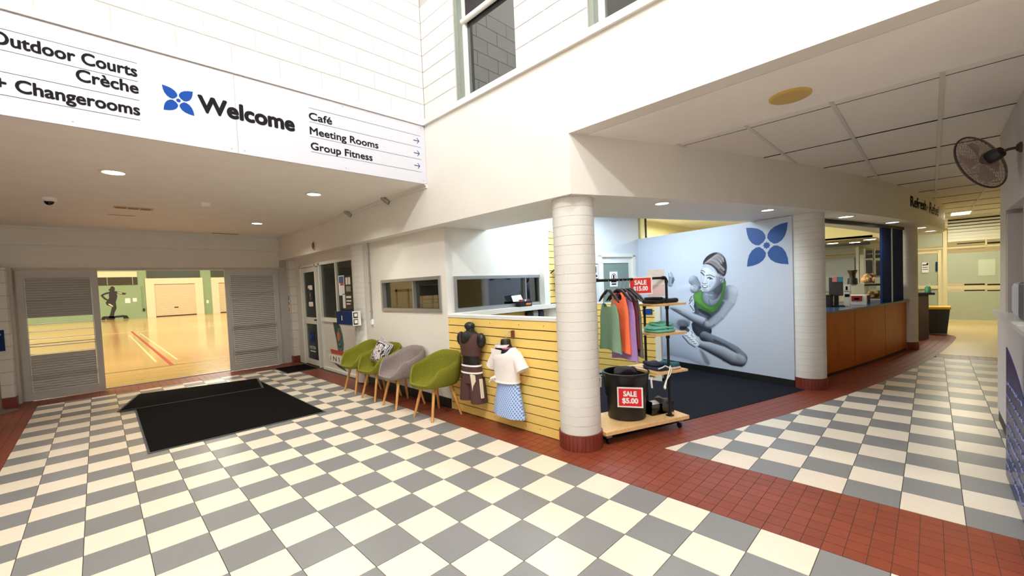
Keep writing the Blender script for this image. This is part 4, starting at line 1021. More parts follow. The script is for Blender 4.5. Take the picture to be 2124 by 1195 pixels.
def scoop(fr, cu, prof, off, v0, vs_, dip, wid, cw=.095, n=40, rows=12, e=2.2):
    """a top whose upper edge drops to a round neckline at the front"""
    V = [p[0] for p in prof]; R_ = []
    for i in range(rows):
        rg = []
        for k in range(n):
            q = 2 * math.pi * k / n; c_, s_ = math.cos(q), math.sin(q); kk = (abs(c_) ** e + abs(s_) ** e) ** (-1 / e)
            ru0 = np.interp(vs_, V, [p[1] for p in prof]); x = ru0 * kk * c_; vt = vs_ - (dip if s_ > 0 else dip * .5) * math.exp(-(x / wid) ** 4)
            v = v0 + (vt - v0) * i / (rows - 1); ru = np.interp(v, V, [p[1] for p in prof]) + off; rw = np.interp(v, V, [p[2] for p in prof]) + off; du = np.interp(v, V, [p[3] for p in prof])
            rg.append(fr.pt(cu + du + ru * kk * c_, v, max(.004, cw + rw * kk * s_)))
        R_.append(rg)
    return R_
tp = MB().loft(scoop(FW, -3.875, prof1, .007, .775, 1.035, .115, .075), cap=False).build('crop_top', BRN, t, smooth=60)
MB().loft(body(FW, -3.875, prof1, off=.012, v0=.772, v1=.802), cap=False).build('hem', BRN, tp, smooth=60)
sh_ = root('x', '', '') if False else None
so = MB().loft(body(FW, -3.875, prof1, off=.010, v0=.45, v1=.64), cap=False)
so = so.build('shorts', BRN, t, smooth=60)
for s_, cu, low in ((-1, -3.95, .235), (1, -3.78, .22)):
    fold = []
    for v in np.linspace(low, .50, 9):
        f_ = (v - low) / (.50 - low); rg = []
        for k in range(26):
            q = 2 * math.pi * k / 26; wob = 1 + .05 * (1 - f_) * math.sin(3 * q + 4 * s_)
            rg.append(FW.pt(cu + s_ * .012 * (1 - f_) + (.092 + .012 * (1 - f_)) * wob * math.cos(q), v, max(.004, .095 + (.088 + .01 * (1 - f_)) * wob * math.sin(q))))
        fold.append(rg)
    MB().loft(fold, cap=False).build('shorts_leg', BRN, so, smooth=60)
for v in (.565, .647): MB().loft(body(FW, -3.875, prof1, off=.016, v0=v, v1=v + .02), cap=False).build('waist_stripe', mat('white fabric', (238, 236, 232), .85), so, smooth=60)
MB().fprism(FW, [(-4.05, .53), (-4.02, .53), (-4.025, .235), (-4.065, .235)], .06, .075).build('side_stripe', CREAMF, so)
mb = MB(); P = [(-3.795, .56), (-3.72, .56), (-3.71, .49), (-3.75, .43), (-3.765, .37), (-3.775, .45)]
mb.fprism(FW, P, .175, .190); mb.build('cream_panel', CREAMF, so)
MB().fprism(FW, [(-3.70, .51), (-3.68, .51), (-3.66, .29), (-3.68, .29)], .10, .135).build('side_stripe', CREAMF, so)
# second hanging form
WT = mat('white cotton', (238, 232, 230), .85, var=.03, scale=20, bump=.1, bscale=30)
SK = bpy.data.materials.new('blue net skirt'); SK.use_nodes = True; nt = SK.node_tree; B = nt.nodes['Principled BSDF']; B.inputs['Roughness'].default_value = .8
tc = nt.nodes.new('ShaderNodeTexCoord'); sx = nt.nodes.new('ShaderNodeSeparateXYZ'); nt.links.new(tc.outputs['Object'], sx.inputs[0])
def _mth(op, a_, b_=None):
    n_ = nt.nodes.new('ShaderNodeMath'); n_.operation = op
    for i_, v_ in enumerate((a_, b_)):
        if v_ is None: continue
        if isinstance(v_, (int, float)): n_.inputs[i_].default_value = v_
        else: nt.links.new(v_, n_.inputs[i_])
    return n_.outputs[0]
hz_ = _mth('MULTIPLY', sx.outputs['Z'], .62); pa_ = _mth('MULTIPLY', _mth('ADD', sx.outputs['Y'], hz_), 240.0); pb_ = _mth('MULTIPLY', _mth('SUBTRACT', sx.outputs['Y'], hz_), 240.0)
mxn = _mth('MAXIMUM', _mth('SINE', pa_), _mth('SINE', pb_))
cr = nt.nodes.new('ShaderNodeValToRGB'); cr.color_ramp.elements[0].position = .55; cr.color_ramp.elements[0].color = lin((98, 140, 208)); cr.color_ramp.elements[1].position = .8; cr.color_ramp.elements[1].color = lin((206, 220, 242))
nt.links.new(mxn, cr.inputs[0]); nt.links.new(cr.outputs[0], B.inputs['Base Color'])
CU2 = -3.27
t = root('mannequin_torso', 'black hanging form wearing a knotted white T-shirt, visor and blue net skirt', 'mannequin', FW.pt(CU2, .1, .09))
FWu = Frame((3.22, 0), (0, -1)); FWu.O = FWu.O + np.array([0, 0, .03]); FWu.px = None
prof2 = [(.47, .150, .085, 0), (.60, .150, .085, 0), (.72, .158, .10, 0), (.80, .168, .10, 0), (.86, .145, .075, 0), (.90, .075, .055, 0)]
MB().loft(body(FWu, CU2, prof2, off=-.012)).build('torso', MAN, t, smooth=60)
MB().loft([ringw(FWu, CU2 - .005, .09, r_, r_, v) for r_, v in ((.075, .86), (.058, .91), (.052, .955), (.045, .968))]).build('neck', MAN, t, smooth=60)
mb = MB(); mb.tube([FWu.pt(CU2, .96, .09), FWu.pt(CU2, 1.02, .085), FWu.pt(CU2 + .008, 1.045, .06), FWu.pt(CU2 + .01, 1.04, .02), FWu.pt(CU2 + .01, 1.02, .0)], .004, 6); mb.build('hanger_hook', ALU, t, smooth=60)
MB().fbox(FWu, CU2 + .02, CU2 + .05, .985, 1.055, .001, .03).build('wall_hook', mat('brown tag', (96, 60, 36), .6), t)
ts = MB().loft(scoop(FWu, CU2, prof2, .014, .50, .885, .06, .07), cap=False).build('tee_shirt', WT, t, smooth=60)
for s_ in (-1, 1):
    R_ = []
    for f_ in np.linspace(0, 1, 6):
        cu, v, ra = CU2 + s_ * (.135 + .105 * f_), .82 - .17 * f_, .062 + .012 * f_
        d_ = np.array([s_ * .5, -.86]); R_.append([FWu.pt(cu + ra * math.cos(q) * .86, v + ra * math.cos(q) * .5 * s_ * -1 * -1, max(.006, .09 + ra * .95 * math.sin(q))) for q in (2 * math.pi * k / 16 for k in range(16))])
    MB().loft(R_, cap=False).build('sleeve', WT, ts, smooth=60)
MB().tube([FWu.pt(CU2 - .12, .515, .165), FWu.pt(CU2 - .14, .535, .19), FWu.pt(CU2 - .10, .56, .185)], [.012, .026, .014], 8).tube([FWu.pt(CU2 - .14, .53, .185), FWu.pt(CU2 - .19, .49, .19)], [.016, .008], 8).build('knot', WT, ts, smooth=60)
hm = MB(); ringh = [ringw(FWu, CU2, .095, .166 + .006 * k, .10 + .006 * k, .525 - .02 * k, 28) for k in range(2)]
hm.loft(ringh, cap=False); hm.build('hem', WT, ts, smooth=60)
skr = []
for v in np.linspace(.135, .525, 12):
    f_ = 1 - (v - .135) / .39; rg = []
    for k in range(48):
        q = 2 * math.pi * k / 48; wob = 1 + .05 * f_ * math.sin(7 * q + 1.0)
        rg.append(FWu.pt(CU2 + .01 + (.145 + .075 * f_) * wob * math.cos(q), v - .015 * f_ * math.cos(q + .6), max(.005, .09 + (.08 + .04 * f_) * wob * math.sin(q))))
    skr.append(rg)
MB().loft(skr, cap=False).build('skirt', SK, t, smooth=60)
MB().loft([ringw(FWu, CU2 - .03, .12, .088, .075, v + .0, 28, 2) for v in (.885, .915)], cap=False).build('visor_band', WT, t, smooth=60)
MB().fprism(Frame((3.22 - .19, 0), (0, -1)), [(CU2 - .13, .90), (CU2 + .03, .89), (CU2 + .01, .81), (CU2 - .05, .775), (CU2 - .11, .80)], 0, .012).build('visor_peak', WT, t)
MB().loft([ringw(FWu, CU2 + .01, .09, .085, .07, v, 28, 2) for v in (.868, .885)], cap=False).build('pink_collar', mat('pink fabric', (232, 120, 190), .8), t, smooth=60)

# ------------------------------------------------------------------ clothing rack
A0 = np.array([3.36, 2.19]); FRk = Frame(A0, (.928, -.372))
t = root('clothing_rack', 'black pipe clothing rack on a plywood base with wheels', 'clothing rack', FRk.pt(.52, 0, -.26))
MB().fbox(FRk, 0, 1.05, .105, .14, -.53, 0).build('base_board', PINE, t)
for u in (.06, .97):
    for w_ in (-.06, -.47):
        MB().lathe(FRk.pt(u, .034, w_), [(.028, -.010), (.032, -.006), (.032, .006), (.028, .010)], 16, FRk.U).build('castor', BLACK, t, smooth=40)
        MB().fbox(FRk, u - .03, u + .03, .07, .105, w_ - .03, w_ + .03).build('castor_plate', ALU, t)
PW, PR = -.095, -.44
def pole(u, w_, z1):
    MB().tube([FRk.pt(u, .145, w_), FRk.pt(u, z1, w_)], .0135, 12).build('pole', BLACKM, t, smooth=50)
    MB().lathe(FRk.pt(u, .14, w_), [(.042, 0), (.042, .006), (.022, .010), (.02, .03), (.0135, .034)], 18).build('flange', BLACKM, t, smooth=40)
pole(.88, PW, 1.575); pole(.88, PR, 1.36); pole(.03, PR, 1.575)
MB().tube([FRk.pt(.88, 1.55, PW), FRk.pt(.878, 1.578, PW), FRk.pt(.868, 1.588, PW), FRk.pt(.84, 1.59, PW), FRk.pt(.02, 1.59, PW), FRk.pt(.015, 1.59, PW - .03), FRk.pt(.03, 1.59, PR + .03), FRk.pt(.03, 1.57, PR)], .0135, 12).build('rail', BLACKM, t, smooth=50)
MB().tube([FRk.pt(.88, 1.535, PW), FRk.pt(.88, 1.565, PW)], .019, 12).tube([FRk.pt(.83, 1.59, PW), FRk.pt(.862, 1.59, PW)], .019, 12).build('elbow', BLACKM, t, smooth=50)
SHZ = (1.325, 1.02, .625)
for z in SHZ:
    MB().fbox(FRk, .66, 1.07, z - .022, z, -.51, -.02).build('shelf', PINE, t)
    for w_ in (PW, PR): MB().lathe(FRk.pt(.88, z - .062, w_), [(.020, 0), (.020, .03), (.034, .034), (.034, .04)], 16).build('collar', BLACKM, t, smooth=40)

FABS = {'sage': (112, 142, 116), 'coral': (252, 116, 72), 'lilac': (158, 124, 182), 'maroon': (104, 34, 42), 'charcoal': (92, 84, 80)}
def fab(n): return mat(n + ' jersey', FABS[n], .85, var=.06, scale=30, bump=.15, bscale=60)
def hanger(parent, C_, U_, wd=.21):
    C_ = np.array(C_); U_ = np.array([U_[0], U_[1], 0]); Zv = np.array([0, 0, 1.])
    mb = MB(); mb.tube([C_ - U_ * wd - Zv * .115, C_ - U_ * wd * .75 - Zv * .075, C_ - U_ * .04 - Zv * .01, C_, C_ + U_ * .04 - Zv * .01, C_ + U_ * wd * .75 - Zv * .075, C_ + U_ * wd - Zv * .115], [.008, .014, .016, .016, .016, .014, .008], 8)
    mb.build('hanger', BLACK, parent, smooth=50)
    P = [C_]; 
    for k in range(9):
        q = -math.pi / 2 + math.pi * 1.35 * k / 8; P.append(C_ + Zv * (.075 + .022 * math.sin(q)) + U_ * (.022 * math.cos(q)))
    MB().tube(P, .0025, 6).build('hook', ALU, parent, smooth=50)
def garment(u, ang, nm, label, wd, top, bot, sleeves=False, z=1.59, skew=0.0):
    c = FRk.pt(u, z - .095, PW); base = math.atan2(FRk.N[1], FRk.N[0]) + ang; U_ = np.array([math.cos(base), math.sin(base), 0]); V_ = np.array([-math.sin(base), math.cos(base), 0])
    t = root('hanging_top', label, 'top', c + np.array([0, 0, bot - z + .095]), group='tops hanging on the rack')
    hanger(t, c, U_)
    mb = MB(); rings = []
    for v in np.linspace(bot, top, 16):
        f_ = (v - bot) / (top - bot)
        hw = wd * (1.02 + .10 * (1 - f_) - .05 * math.sin(f_ * math.pi))
        if f_ > .68: hw *= 1 - .30 * ((f_ - .68) / .32) ** 1.5
        rg = []
        for k in range(36):
            q = 2 * math.pi * k / 36; c_, s_ = math.cos(q), math.sin(q)
            th = (.018 + .02 * (1 - f_)) * (1 + .5 * (1 - f_) * math.sin(5 * q + u * 40))
            rg.append(c * np.array([1, 1, 0]) + U_ * (hw * np.sign(c_) * abs(c_) ** .8 + skew * (1 - f_)) + V_ * th * s_ + np.array([0, 0, v - (.05 * max(0, 1 - (c_ / .65) ** 2) if f_ > .99 else 0) - (.012 * math.sin(2 * q + 1) if f_ < .01 else 0)]))
        rings.append(rg)
    mb.loft(rings, cap=False); mb.build('body', fab(nm), t, smooth=60)
    for s_ in (-1, 1):
        p0 = c * np.array([1, 1, 0]) + U_ * s_ * wd * .55 + np.array([0, 0, top - .01]); p1 = c + U_ * s_ * wd * .40 + np.array([0, 0, -.035])
        MB().tube([p0, (p0 + p1) / 2 + U_ * s_ * .012, p1], .006 if not sleeves else .022, 6).build('strap', fab(nm), t, smooth=60)
    return t
garment(.15, -.18, 'sage', 'sage green strappy tank top hanging first on the rack', .20, 1.36, .905)
garment(.27, -.05, 'coral', 'bright coral tank top hanging second on the rack', .15, 1.42, .88, True)
garment(.315, .02, 'lilac', 'lilac top hanging behind the coral one', .175, 1.42, .80, True)
garment(.365, .02, 'maroon', 'maroon top hanging fourth on the rack', .16, 1.43, .92, True)
garment(.395, .05, 'charcoal', 'charcoal brown top hanging last on the rack', .165, 1.40, .83, True)
# folded clothes
def folded(u0, u1, w0, w1, z, h, mt, label, wave=0.0, group='folded clothes on the rack shelves', name='folded_garment', fr=None):
    fr = fr or FRk; mb = MB(); rings = []; cu, cw, hu, hw = (u0 + u1) / 2, (w0 + w1) / 2, abs(u1 - u0) / 2, abs(w1 - w0) / 2
    for q in np.linspace(-1, 1, 7):
        k = (1 - abs(q) ** 3) ** .5 * .16 + .84 if abs(q) < 1 else .80; rg = []
        for i in range(28):
            a = 2 * math.pi * i / 28; c_, s_ = math.cos(a), math.sin(a); e = (abs(c_) ** 5 + abs(s_) ** 5) ** (-.2)
            rg.append(fr.pt(cu + hu * k * e * c_, z + h / 2 + h / 2 * q + wave * math.sin(3 * a + u0 * 20) * (q + 1) / 2, cw + hw * k * e * s_))
        rings.append(rg)
    mb.loft(rings); return mb.build(name, mt, None, label, 'folded clothes', group, smooth=60)
BK = mat('black jersey', (22, 22, 26), .9, var=.2, scale=40, bump=.3); TL = mat('mint towelling', (122, 204, 186), .9, var=.12, scale=50, bump=.4); NV = mat('navy jersey', (38, 40, 66), .85, var=.15, scale=30, bump=.2); PT = mat('petrol jersey', (30, 92, 104), .85, var=.1, scale=30)
z = SHZ[0] + .001
folded(.70, .87, -.30, -.08, z, .04, BK, 'left black folded top on the highest shelf'); folded(.89, 1.05, -.32, -.08, z, .045, BK, 'right black folded top on the highest shelf', .004)
folded(.72, .86, -.28, -.10, z + .041, .025, BK, 'small black folded top lying on another black one')
z = SHZ[1] + .001
folded(.72, 1.0, -.32, -.07, z, .032, TL, 'bottom mint folded top of the middle shelf pile'); folded(.74, .99, -.31, -.08, z + .033, .03, TL, 'middle mint folded top of the middle shelf pile', .009); folded(.80, 1.0, -.32, -.10, z + .064, .028, TL, 'top mint folded top of the middle shelf pile', .012)
folded(.71, .80, -.28, -.10, z + .034, .02, TL, 'small mint piece leaning on the middle shelf pile', .004)
z = SHZ[2] + .001
folded(.90, 1.04, -.30, -.06, z, .025, mat('pale pink jersey', (226, 204, 206), .85), 'pale pink folded top on the lowest shelf'); folded(.72, .90, -.34, -.07, z, .03, NV, 'navy folded swim top on the lowest shelf', .006)
folded(.90, 1.03, -.29, -.07, z + .026, .034, PT, 'petrol blue folded top on the lowest shelf', .006); folded(.74, .88, -.36, -.14, z + .031, .034, NV, 'dark navy folded top lying highest on the lowest shelf', .008)
mb = MB(); cd_ = [(.70, z + .035, -.05), (.74, z + .05, -.03), (.80, z + .055, -.06), (.84, z + .03, -.01), (.80, z - .02, .01), (.74, z - .08, .012), (.715, z - .13, .012)]
mb.tube([FRk.pt(*p) for p in cd_], .006, 6); mb.tube([FRk.pt(.86, z + .05, -.05), FRk.pt(.80, z + .02, .0), FRk.pt(.745, z - .07, .015), FRk.pt(.73, z - .13, .014)], .006, 6); mb.ell(FRk.pt(.722, z - .145, .013), .014, .014, .02)
mb.build('white_cord', mat('white cord', (236, 236, 230), .8), None, 'white drawstring cord dangling from the lowest rack shelf', 'cord', smooth=60)

# tub with sale sign
BC = np.array([3.93, 2.295]); vd = BC / np.linalg.norm(BC)
t = root('rubber_tub', 'black rubber tub with rope handles on the rack base', 'tub', (BC[0], BC[1], .14))
MB().lathe((BC[0], BC[1], .1405), [(.185, 0), (.195, .01), (.20, .22), (.215, .24), (.235, .46), (.245, .465), (.245, .485), (.225, .485), (.212, .42), (.19, .24), (.18, .03), (.002, .03)], 40, cap=False).build('body', mat('black rubber', (18, 18, 20), .38, var=.06, scale=20), t, smooth=40)
for s_ in (-1, 1):
    e_ = np.array([vd[1], -vd[0]]) * s_; c = np.array([BC[0] + e_[0] * .24, BC[1] + e_[1] * .24, .56])
    f3 = np.array([e_[0], e_[1], 0]); vv = np.array([-vd[0], -vd[1], 0])
    MB().tube([c - vv * .05 + f3 * .01, c + f3 * .05 - np.array([0, 0, .0]), c + vv * .06 + f3 * .012, c + vv * .06 + f3 * .02 - np.array([0, 0, .10])], .010, 8).build('rope_handle', MATS['white cord'], t, smooth=60)
folded(-.12, .12, -.10, .10, .52, .12, mat('dark plum jersey', (36, 22, 30), .9, bump=.3), 'dark plum clothing heaped in the rubber tub', .02, None, 'heaped_clothes', Frame(BC, (vd[1], -vd[0])))
def sale(fr, u, v, wd, ht, w_, body, label):
    t = root('sale_sign', label, 'sign', fr.pt(u, v, w_))
    MB().fbox(fr, u - wd / 2, u + wd / 2, v, v + ht, w_, w_ + .003).build('board', PAPER, t)
    b_ = ht * .07; MB().fbox(fr, u - wd / 2 + b_, u + wd / 2 - b_, v + b_, v + ht - b_, w_ + .003, w_ + .0036).build('red_field', SRED, t)
    text(fr, 'SALE', PAPER, t, u - wd * .25, u + wd * .25, v + ht * .56, ht * .24, w_ + .0042, fat=ht * .016)
    text(fr, body, PAPER, t, u - wd * .30, u + wd * .30, v + ht * .22, ht * .24, w_ + .0042, fat=ht * .016)
    return t
FT = Frame(BC - vd * .236, (vd[1] - .04, -vd[0] - .0))
sale(FT, .037, .305, .25, .205, .012, '$5.00', 'red SALE $5.00 sign on the rubber tub')
c15 = FRk.pt(.52, 0, PW + .03); v15 = c15[:2] / np.linalg.norm(c15[:2]); F15 = Frame(c15[:2], (v15[1], -v15[0]))
sale(F15, .0, 1.435, .222, .175, .03, '$15.00', 'red SALE $15.00 sign clipped on the rack rail')
c16 = FRk.pt(.80, 0, PW - .06); F16 = Frame(c16[:2], (v15[1], -v15[0]))
t = root('paper_sign', 'white paper sheet standing up behind the rack rail', 'paper', F16.pt(0, 1.45, 0))
MB().fbox(F16, -.09, .085, 1.40, 1.68, 0, .003).build('sheet', PAPER, t)
MB().fbox(F16, -.085, .08, 1.405, 1.52, .003, .004).build('pink_print', mat('pale pink print', (236, 208, 210), .7), t)
MB().fprism(F16, [(.0, 1.375), (.06, 1.36), (.02, 1.30)], 0, .004).build('black_tag', BLACK, label='small black tag hanging by the rack rail', cat='tag')
# acrylic holder and shoe like bag on the base
ACR = glass('clear acrylic', (248, 250, 250), .02)
t = root('acrylic_holder', 'clear acrylic holder with silver wrapping on the rack base', 'holder', FRk.pt(.86, .14, -.26))
MB().fbox(FRk, .70, .70 + .006, .145, .29, -.40, -.16).fbox(FRk, .70, 1.0, .145, .26, -.165, -.16).fbox(FRk, .994, 1.0, .145, .24, -.40, -.16).build('acrylic', ACR, t)
folded(.72, .88, -.38, -.18, .145, .10, mat('silver foil', (206, 206, 210), .4, metal=0.0, bump=.4, bscale=20), 'crumpled silver wrapping inside the acrylic holder', .012, None, 'foil_wrap')
folded(.90, .985, -.38, -.19, .145, .13, mat('dark brown leather', (66, 50, 42), .5), 'dark brown pouch beside the silver wrapping', .008, None, 'dark_pouch')
# ------------------------------------------------------------------ mural print
def mural():
    Zx, Zy, Zs = 1360, 500, 4.267                        # drawing units of the figure
    us = np.arange(-2.30, -0.50, 0.0055); vs = np.arange(0.104, 2.02, 0.0055)
    U, V = np.meshgrid(us, vs); P = FM.O + U[..., None] * FM.U + V[..., None] * FM.V + FM.N * 0.002
    q = proj(P); XA = (q[..., 0] - Zx) * Zs; YA = (q[..., 1] - Zy) * Zs
    C = np.ones(XA.shape + (3,)) * np.array(lin((198, 207, 224))[:3]); A = np.zeros(XA.shape)
    c3 = lambda c: np.array(lin(c)[:3])
    def window(pts, pad):
        pts = np.array(pts, float); m_ = (XA > pts[:, 0].min() - pad) & (XA < pts[:, 0].max() + pad) & (YA > pts[:, 1].min() - pad) & (YA < pts[:, 1].max() + pad)
        return np.nonzero(m_)
    def blend(ix, a, colr):
        C[ix] = C[ix] * (1 - a[:, None]) + colr * a[:, None]; A[ix] = np.maximum(A[ix], a)
    def smooth_poly(p, it=2):
        p = [np.array(z_, float) for z_ in p]
        for _ in range(it):
            o = []
            for i in range(len(p)):
                e0, e1 = p[i], p[(i + 1) % len(p)]; o += [e0 * .75 + e1 * .25, e0 * .25 + e1 * .75]
            p = o
        return p
    def paint(poly, c0, c1=None, edge=40, alpha=1.0, soft=3.0, light=None, fade=None, sm=True):
        poly = smooth_poly(poly) if sm else [np.array(z_, float) for z_ in poly]; ix = window(poly, soft * 2); X, Y = XA[ix], YA[ix]
        d = np.full(X.shape, 1e9); ins = np.zeros(X.shape, bool); n = len(poly)
        for i in range(n):
            e0, e1 = poly[i], poly[(i + 1) % n]; ex, ey = e1 - e0; wx, wy = X - e0[0], Y - e0[1]
            t_ = np.clip((wx * ex + wy * ey) / (ex * ex + ey * ey + 1e-9), 0, 1); d = np.minimum(d, np.hypot(wx - ex * t_, wy - ey * t_))
            ins ^= ((e0[1] > Y) != (e1[1] > Y)) & (X < (e1[0] - e0[0]) * (Y - e0[1]) / (e1[1] - e0[1] + 1e-12) + e0[0])
        s_ = np.where(ins, d, -d); a = np.clip((s_ + soft) / (2 * soft), 0, 1) * alpha
        if fade is not None: a = a * np.clip(fade(X, Y), 0, 1)
        k = np.clip(s_ / edge, 0, 1) ** .8
        if light is not None:
            pl = np.array(poly); cx, cy = pl.mean(0); ext = np.abs(pl - [cx, cy]).max(); k = np.clip(k * .55 + .35 + .6 * ((X - cx) * light[0] + (Y - cy) * light[1]) / ext, 0, 1)
        blend(ix, a, c3(c0) + (c3(c1 or c0) - c3(c0)) * k[:, None])
    def limb(pts, dark, bright, L=(.25, -.65), nzw=.45, alpha=1.0, soft=3.0, fade=None, gam=1.55):
        """a rounded limb: points (x, y, radius), shaded like a cylinder"""
        pts = np.array(pts, float); pad = pts[:, 2].max() + soft * 2; ix = window(pts[:, :2], pad); X, Y = XA[ix], YA[ix]
        best = np.full(X.shape, -1e9); sh = np.zeros(X.shape)
        for (x0, y0, r0), (x1, y1, r1) in zip(pts[:-1], pts[1:]):
            ex, ey = x1 - x0, y1 - y0; t_ = np.clip(((X - x0) * ex + (Y - y0) * ey) / (ex * ex + ey * ey + 1e-9), 0, 1)
            dx, dy = X - x0 - ex * t_, Y - y0 - ey * t_; r = r0 + (r1 - r0) * t_; d = np.hypot(dx, dy); v = r - d
            nx, ny = dx / r, dy / r; nz = np.sqrt(np.clip(1 - nx * nx - ny * ny, 0, 1)); k = np.clip(nzw * nz + nx * L[0] + ny * L[1] + .22, 0, 1)
            m_ = v > best; best = np.where(m_, v, best); sh = np.where(m_, k, sh)
        a = np.clip((best + soft) / (2 * soft), 0, 1) * alpha
        if fade is not None: a = a * np.clip(fade(X, Y), 0, 1)
        blend(ix, a, c3(dark) + (c3(bright) - c3(dark)) * (sh ** gam)[:, None])
    def stroke(pts, wd, c, alpha=.8, soft=1.5): limb([(x, y, wd) for x, y in pts], c, c, alpha=alpha, soft=soft)
    D, M, L_, W = (38, 41, 52), (98, 105, 122), (176, 186, 206), (224, 231, 244)
    # front leg and outstretched hand, fading out to the left
    fl = lambda x, y: (x + 130) / 260
    limb([(-40, 720, 120), (120, 700, 105), (220, 715, 85)], (70, 76, 92), (190, 200, 218), (-.1, -.6), .5, .9, 6, fl, 1.1)
    limb([(-60, 900, 150), (120, 880, 130), (300, 960, 90), (440, 1060, 50)], (120, 130, 150), (196, 206, 224), (.2, -.3), .6, .75, 6, fl, 1.0)
    paint([(380, 940), (450, 1012), (487, 1100), (440, 1092), (405, 1015)], D, D, 20, .6, 8)
    paint([(200, 690), (280, 700), (300, 760), (240, 780), (180, 740)], D, (70, 76, 90), 40, .65, 10)
    limb([(128, 285, 16), (140, 330, 24), (130, 385, 20)], M, L_, alpha=.9, soft=4); limb([(155, 330, 10), (148, 370, 9)], D, M, alpha=.8); stroke([(118, 270), (128, 310)], 6, W, .7, 3); stroke([(165, 345), (150, 365)], 4, D, .8)
    limb([(190, 430, 34), (300, 415, 38)], L_, W, alpha=.45, soft=8, fade=lambda x, y: (x - 110) / 200)
    # trunk behind the arms
    paint([(330, 470), (420, 440), (560, 470), (610, 520), (560, 620), (500, 690), (470, 780), (360, 760), (310, 700), (330, 600), (345, 545)], D, (88, 94, 110), 60, 1, 3)
    paint([(300, 470), (332, 465), (322, 540), (352, 622), (330, 642), (285, 575), (300, 520)], L_, W, 14, .95, 3)
    for p_ in ([(318, 490), (300, 530)], [(322, 520), (300, 555)], [(305, 570), (335, 615)]): stroke(p_, 5, D, .85, 2)
    limb([(335, 350, 44), (372, 400, 34)], (70, 76, 90), (186, 196, 214), (-.35, -.5), .4)
    limb([(340, 425, 38), (352, 430, 36)], (84, 90, 106), (206, 214, 230), (-.3, -.45), .45)
    stroke([(312, 430), (335, 455), (365, 452)], 3, D, .6, 2); stroke([(330, 395), (352, 408)], 3, M, .7, 2)
    # shorts
    paint([(312, 700), (450, 760), (498, 765), (494, 832), (440, 858), (372, 852), (325, 800)], (24, 26, 34), (54, 58, 70), 40, 1, 3)
    # bent leg: thigh behind, shin in front
    limb([(430, 845, 44), (560, 915, 58), (690, 985, 62), (752, 1040, 60)], D, (150, 160, 180), (.15, -.6), .25, gam=1.7)
    stroke([(520, 880), (620, 925), (700, 985)], 10, (28, 30, 38), .75, 8)
    limb([(372, 908, 26), (470, 938, 44), (590, 990, 56), (690, 1046, 58), (752, 1062, 52)], (46, 50, 62), (200, 210, 226), (.05, -.62), .38, gam=1.6)
    limb([(740, 1020, 30), (778, 1060, 28)], (100, 108, 124), (176, 186, 204), (.1, -.4), .5, .6, 10); stroke([(600, 1058), (690, 1098), (760, 1108)], 9, D, .6, 8); stroke([(420, 955), (520, 1010), (600, 1052)], 8, D, .65, 8)
    # shoe
    paint([(272, 765), (300, 752), (350, 828), (392, 880), (386, 930), (350, 938), (290, 890), (245, 842), (255, 800)], L_, (240, 244, 252), 18, 1, 2.5)
    for k in range(5): stroke([(262 + k * 19, 838 + k * 17), (286 + k * 18, 842 + k * 17)], 3.5, D, .85, 1.5)
    stroke([(312, 800), (326, 812), (316, 834), (334, 850)], 3, D, .75, 1.5); stroke([(238, 842), (295, 908), (348, 940)], 4.5, (30, 32, 40), .9, 2); stroke([(355, 870), (380, 900)], 3, M, .7, 2); stroke([(225, 770), (262, 772), (285, 790)], 16, (24, 26, 34), .9, 4)
    # forearm over the shin, near arm
    limb([(462, 735, 42), (345, 684, 37), (235, 628, 30), (165, 594, 24), (140, 590, 14)], (58, 63, 78), (202, 211, 228), (.0, -.6), .42)
    stroke([(150, 604), (190, 606), (225, 626)], 3, D, .6, 2); stroke([(165, 612), (200, 622)], 3, D, .5, 2)
    limb([(655, 462, 72), (640, 530, 66), (560, 655, 52), (478, 738, 42), (455, 738, 38)], (64, 70, 86), (208, 217, 234), (.42, -.30), .42)
    stroke([(596, 545), (555, 610), (490, 668), (452, 694)], 13, D, .75, 8); limb([(615, 430, 26), (620, 500, 24)], D, M, alpha=.55, soft=10); stroke([(520, 742), (470, 770), (440, 762)], 5, D, .6, 4)
    # chest and neck
    paint([(415, 445), (470, 438), (560, 430), (596, 440), (580, 520), (540, 560), (490, 580), (440, 560), (410, 500)], (58, 63, 76), (142, 151, 169), 34, 1, 3, (-.3, -.1))
    limb([(575, 350, 40), (548, 420, 46), (510, 470, 50)], (50, 54, 66), (150, 159, 178), (-.35, .2), .35)
    paint([(500, 430), (550, 400), (590, 360), (600, 420), (560, 480), (520, 470)], D, (52, 56, 68), 20, .7, 8); stroke([(470, 520), (478, 575)], 4, (60, 64, 78), .6, 5); stroke([(440, 470), (500, 482)], 4, W, .35, 6)
    paint([(325, 482), (350, 458), (385, 440), (398, 425), (416, 448), (415, 515), (450, 562), (500, 576), (545, 552), (575, 500), (588, 430), (598, 352), (622, 345), (624, 390), (606, 460), (590, 545), (540, 612), (490, 648), (440, 622), (380, 592), (345, 548)], (30, 70, 34), (92, 150, 70), 26, 1, 3, (-.4, -.25))
    stroke([(350, 540), (430, 602), (490, 632)], 8, (26, 58, 30), .6, 8); stroke([(400, 560), (440, 600), (500, 610), (560, 560)], 5, (30, 66, 32), .5, 6)
    paint([(380, 592), (440, 622), (490, 648), (482, 672), (430, 652), (368, 612)], (26, 28, 36), None, 8, .85, 4); stroke([(390, 640), (450, 690)], 6, (120, 128, 146), .5, 5)
    # head
    paint([(424, 208), (480, 208), (524, 245), (552, 290), (564, 325), (554, 380), (522, 425), (472, 450), (430, 447), (404, 420), (393, 380), (402, 320), (400, 258)], (120, 128, 146), (220, 227, 240), 26, 1, 2.5, (-.3, -.2))
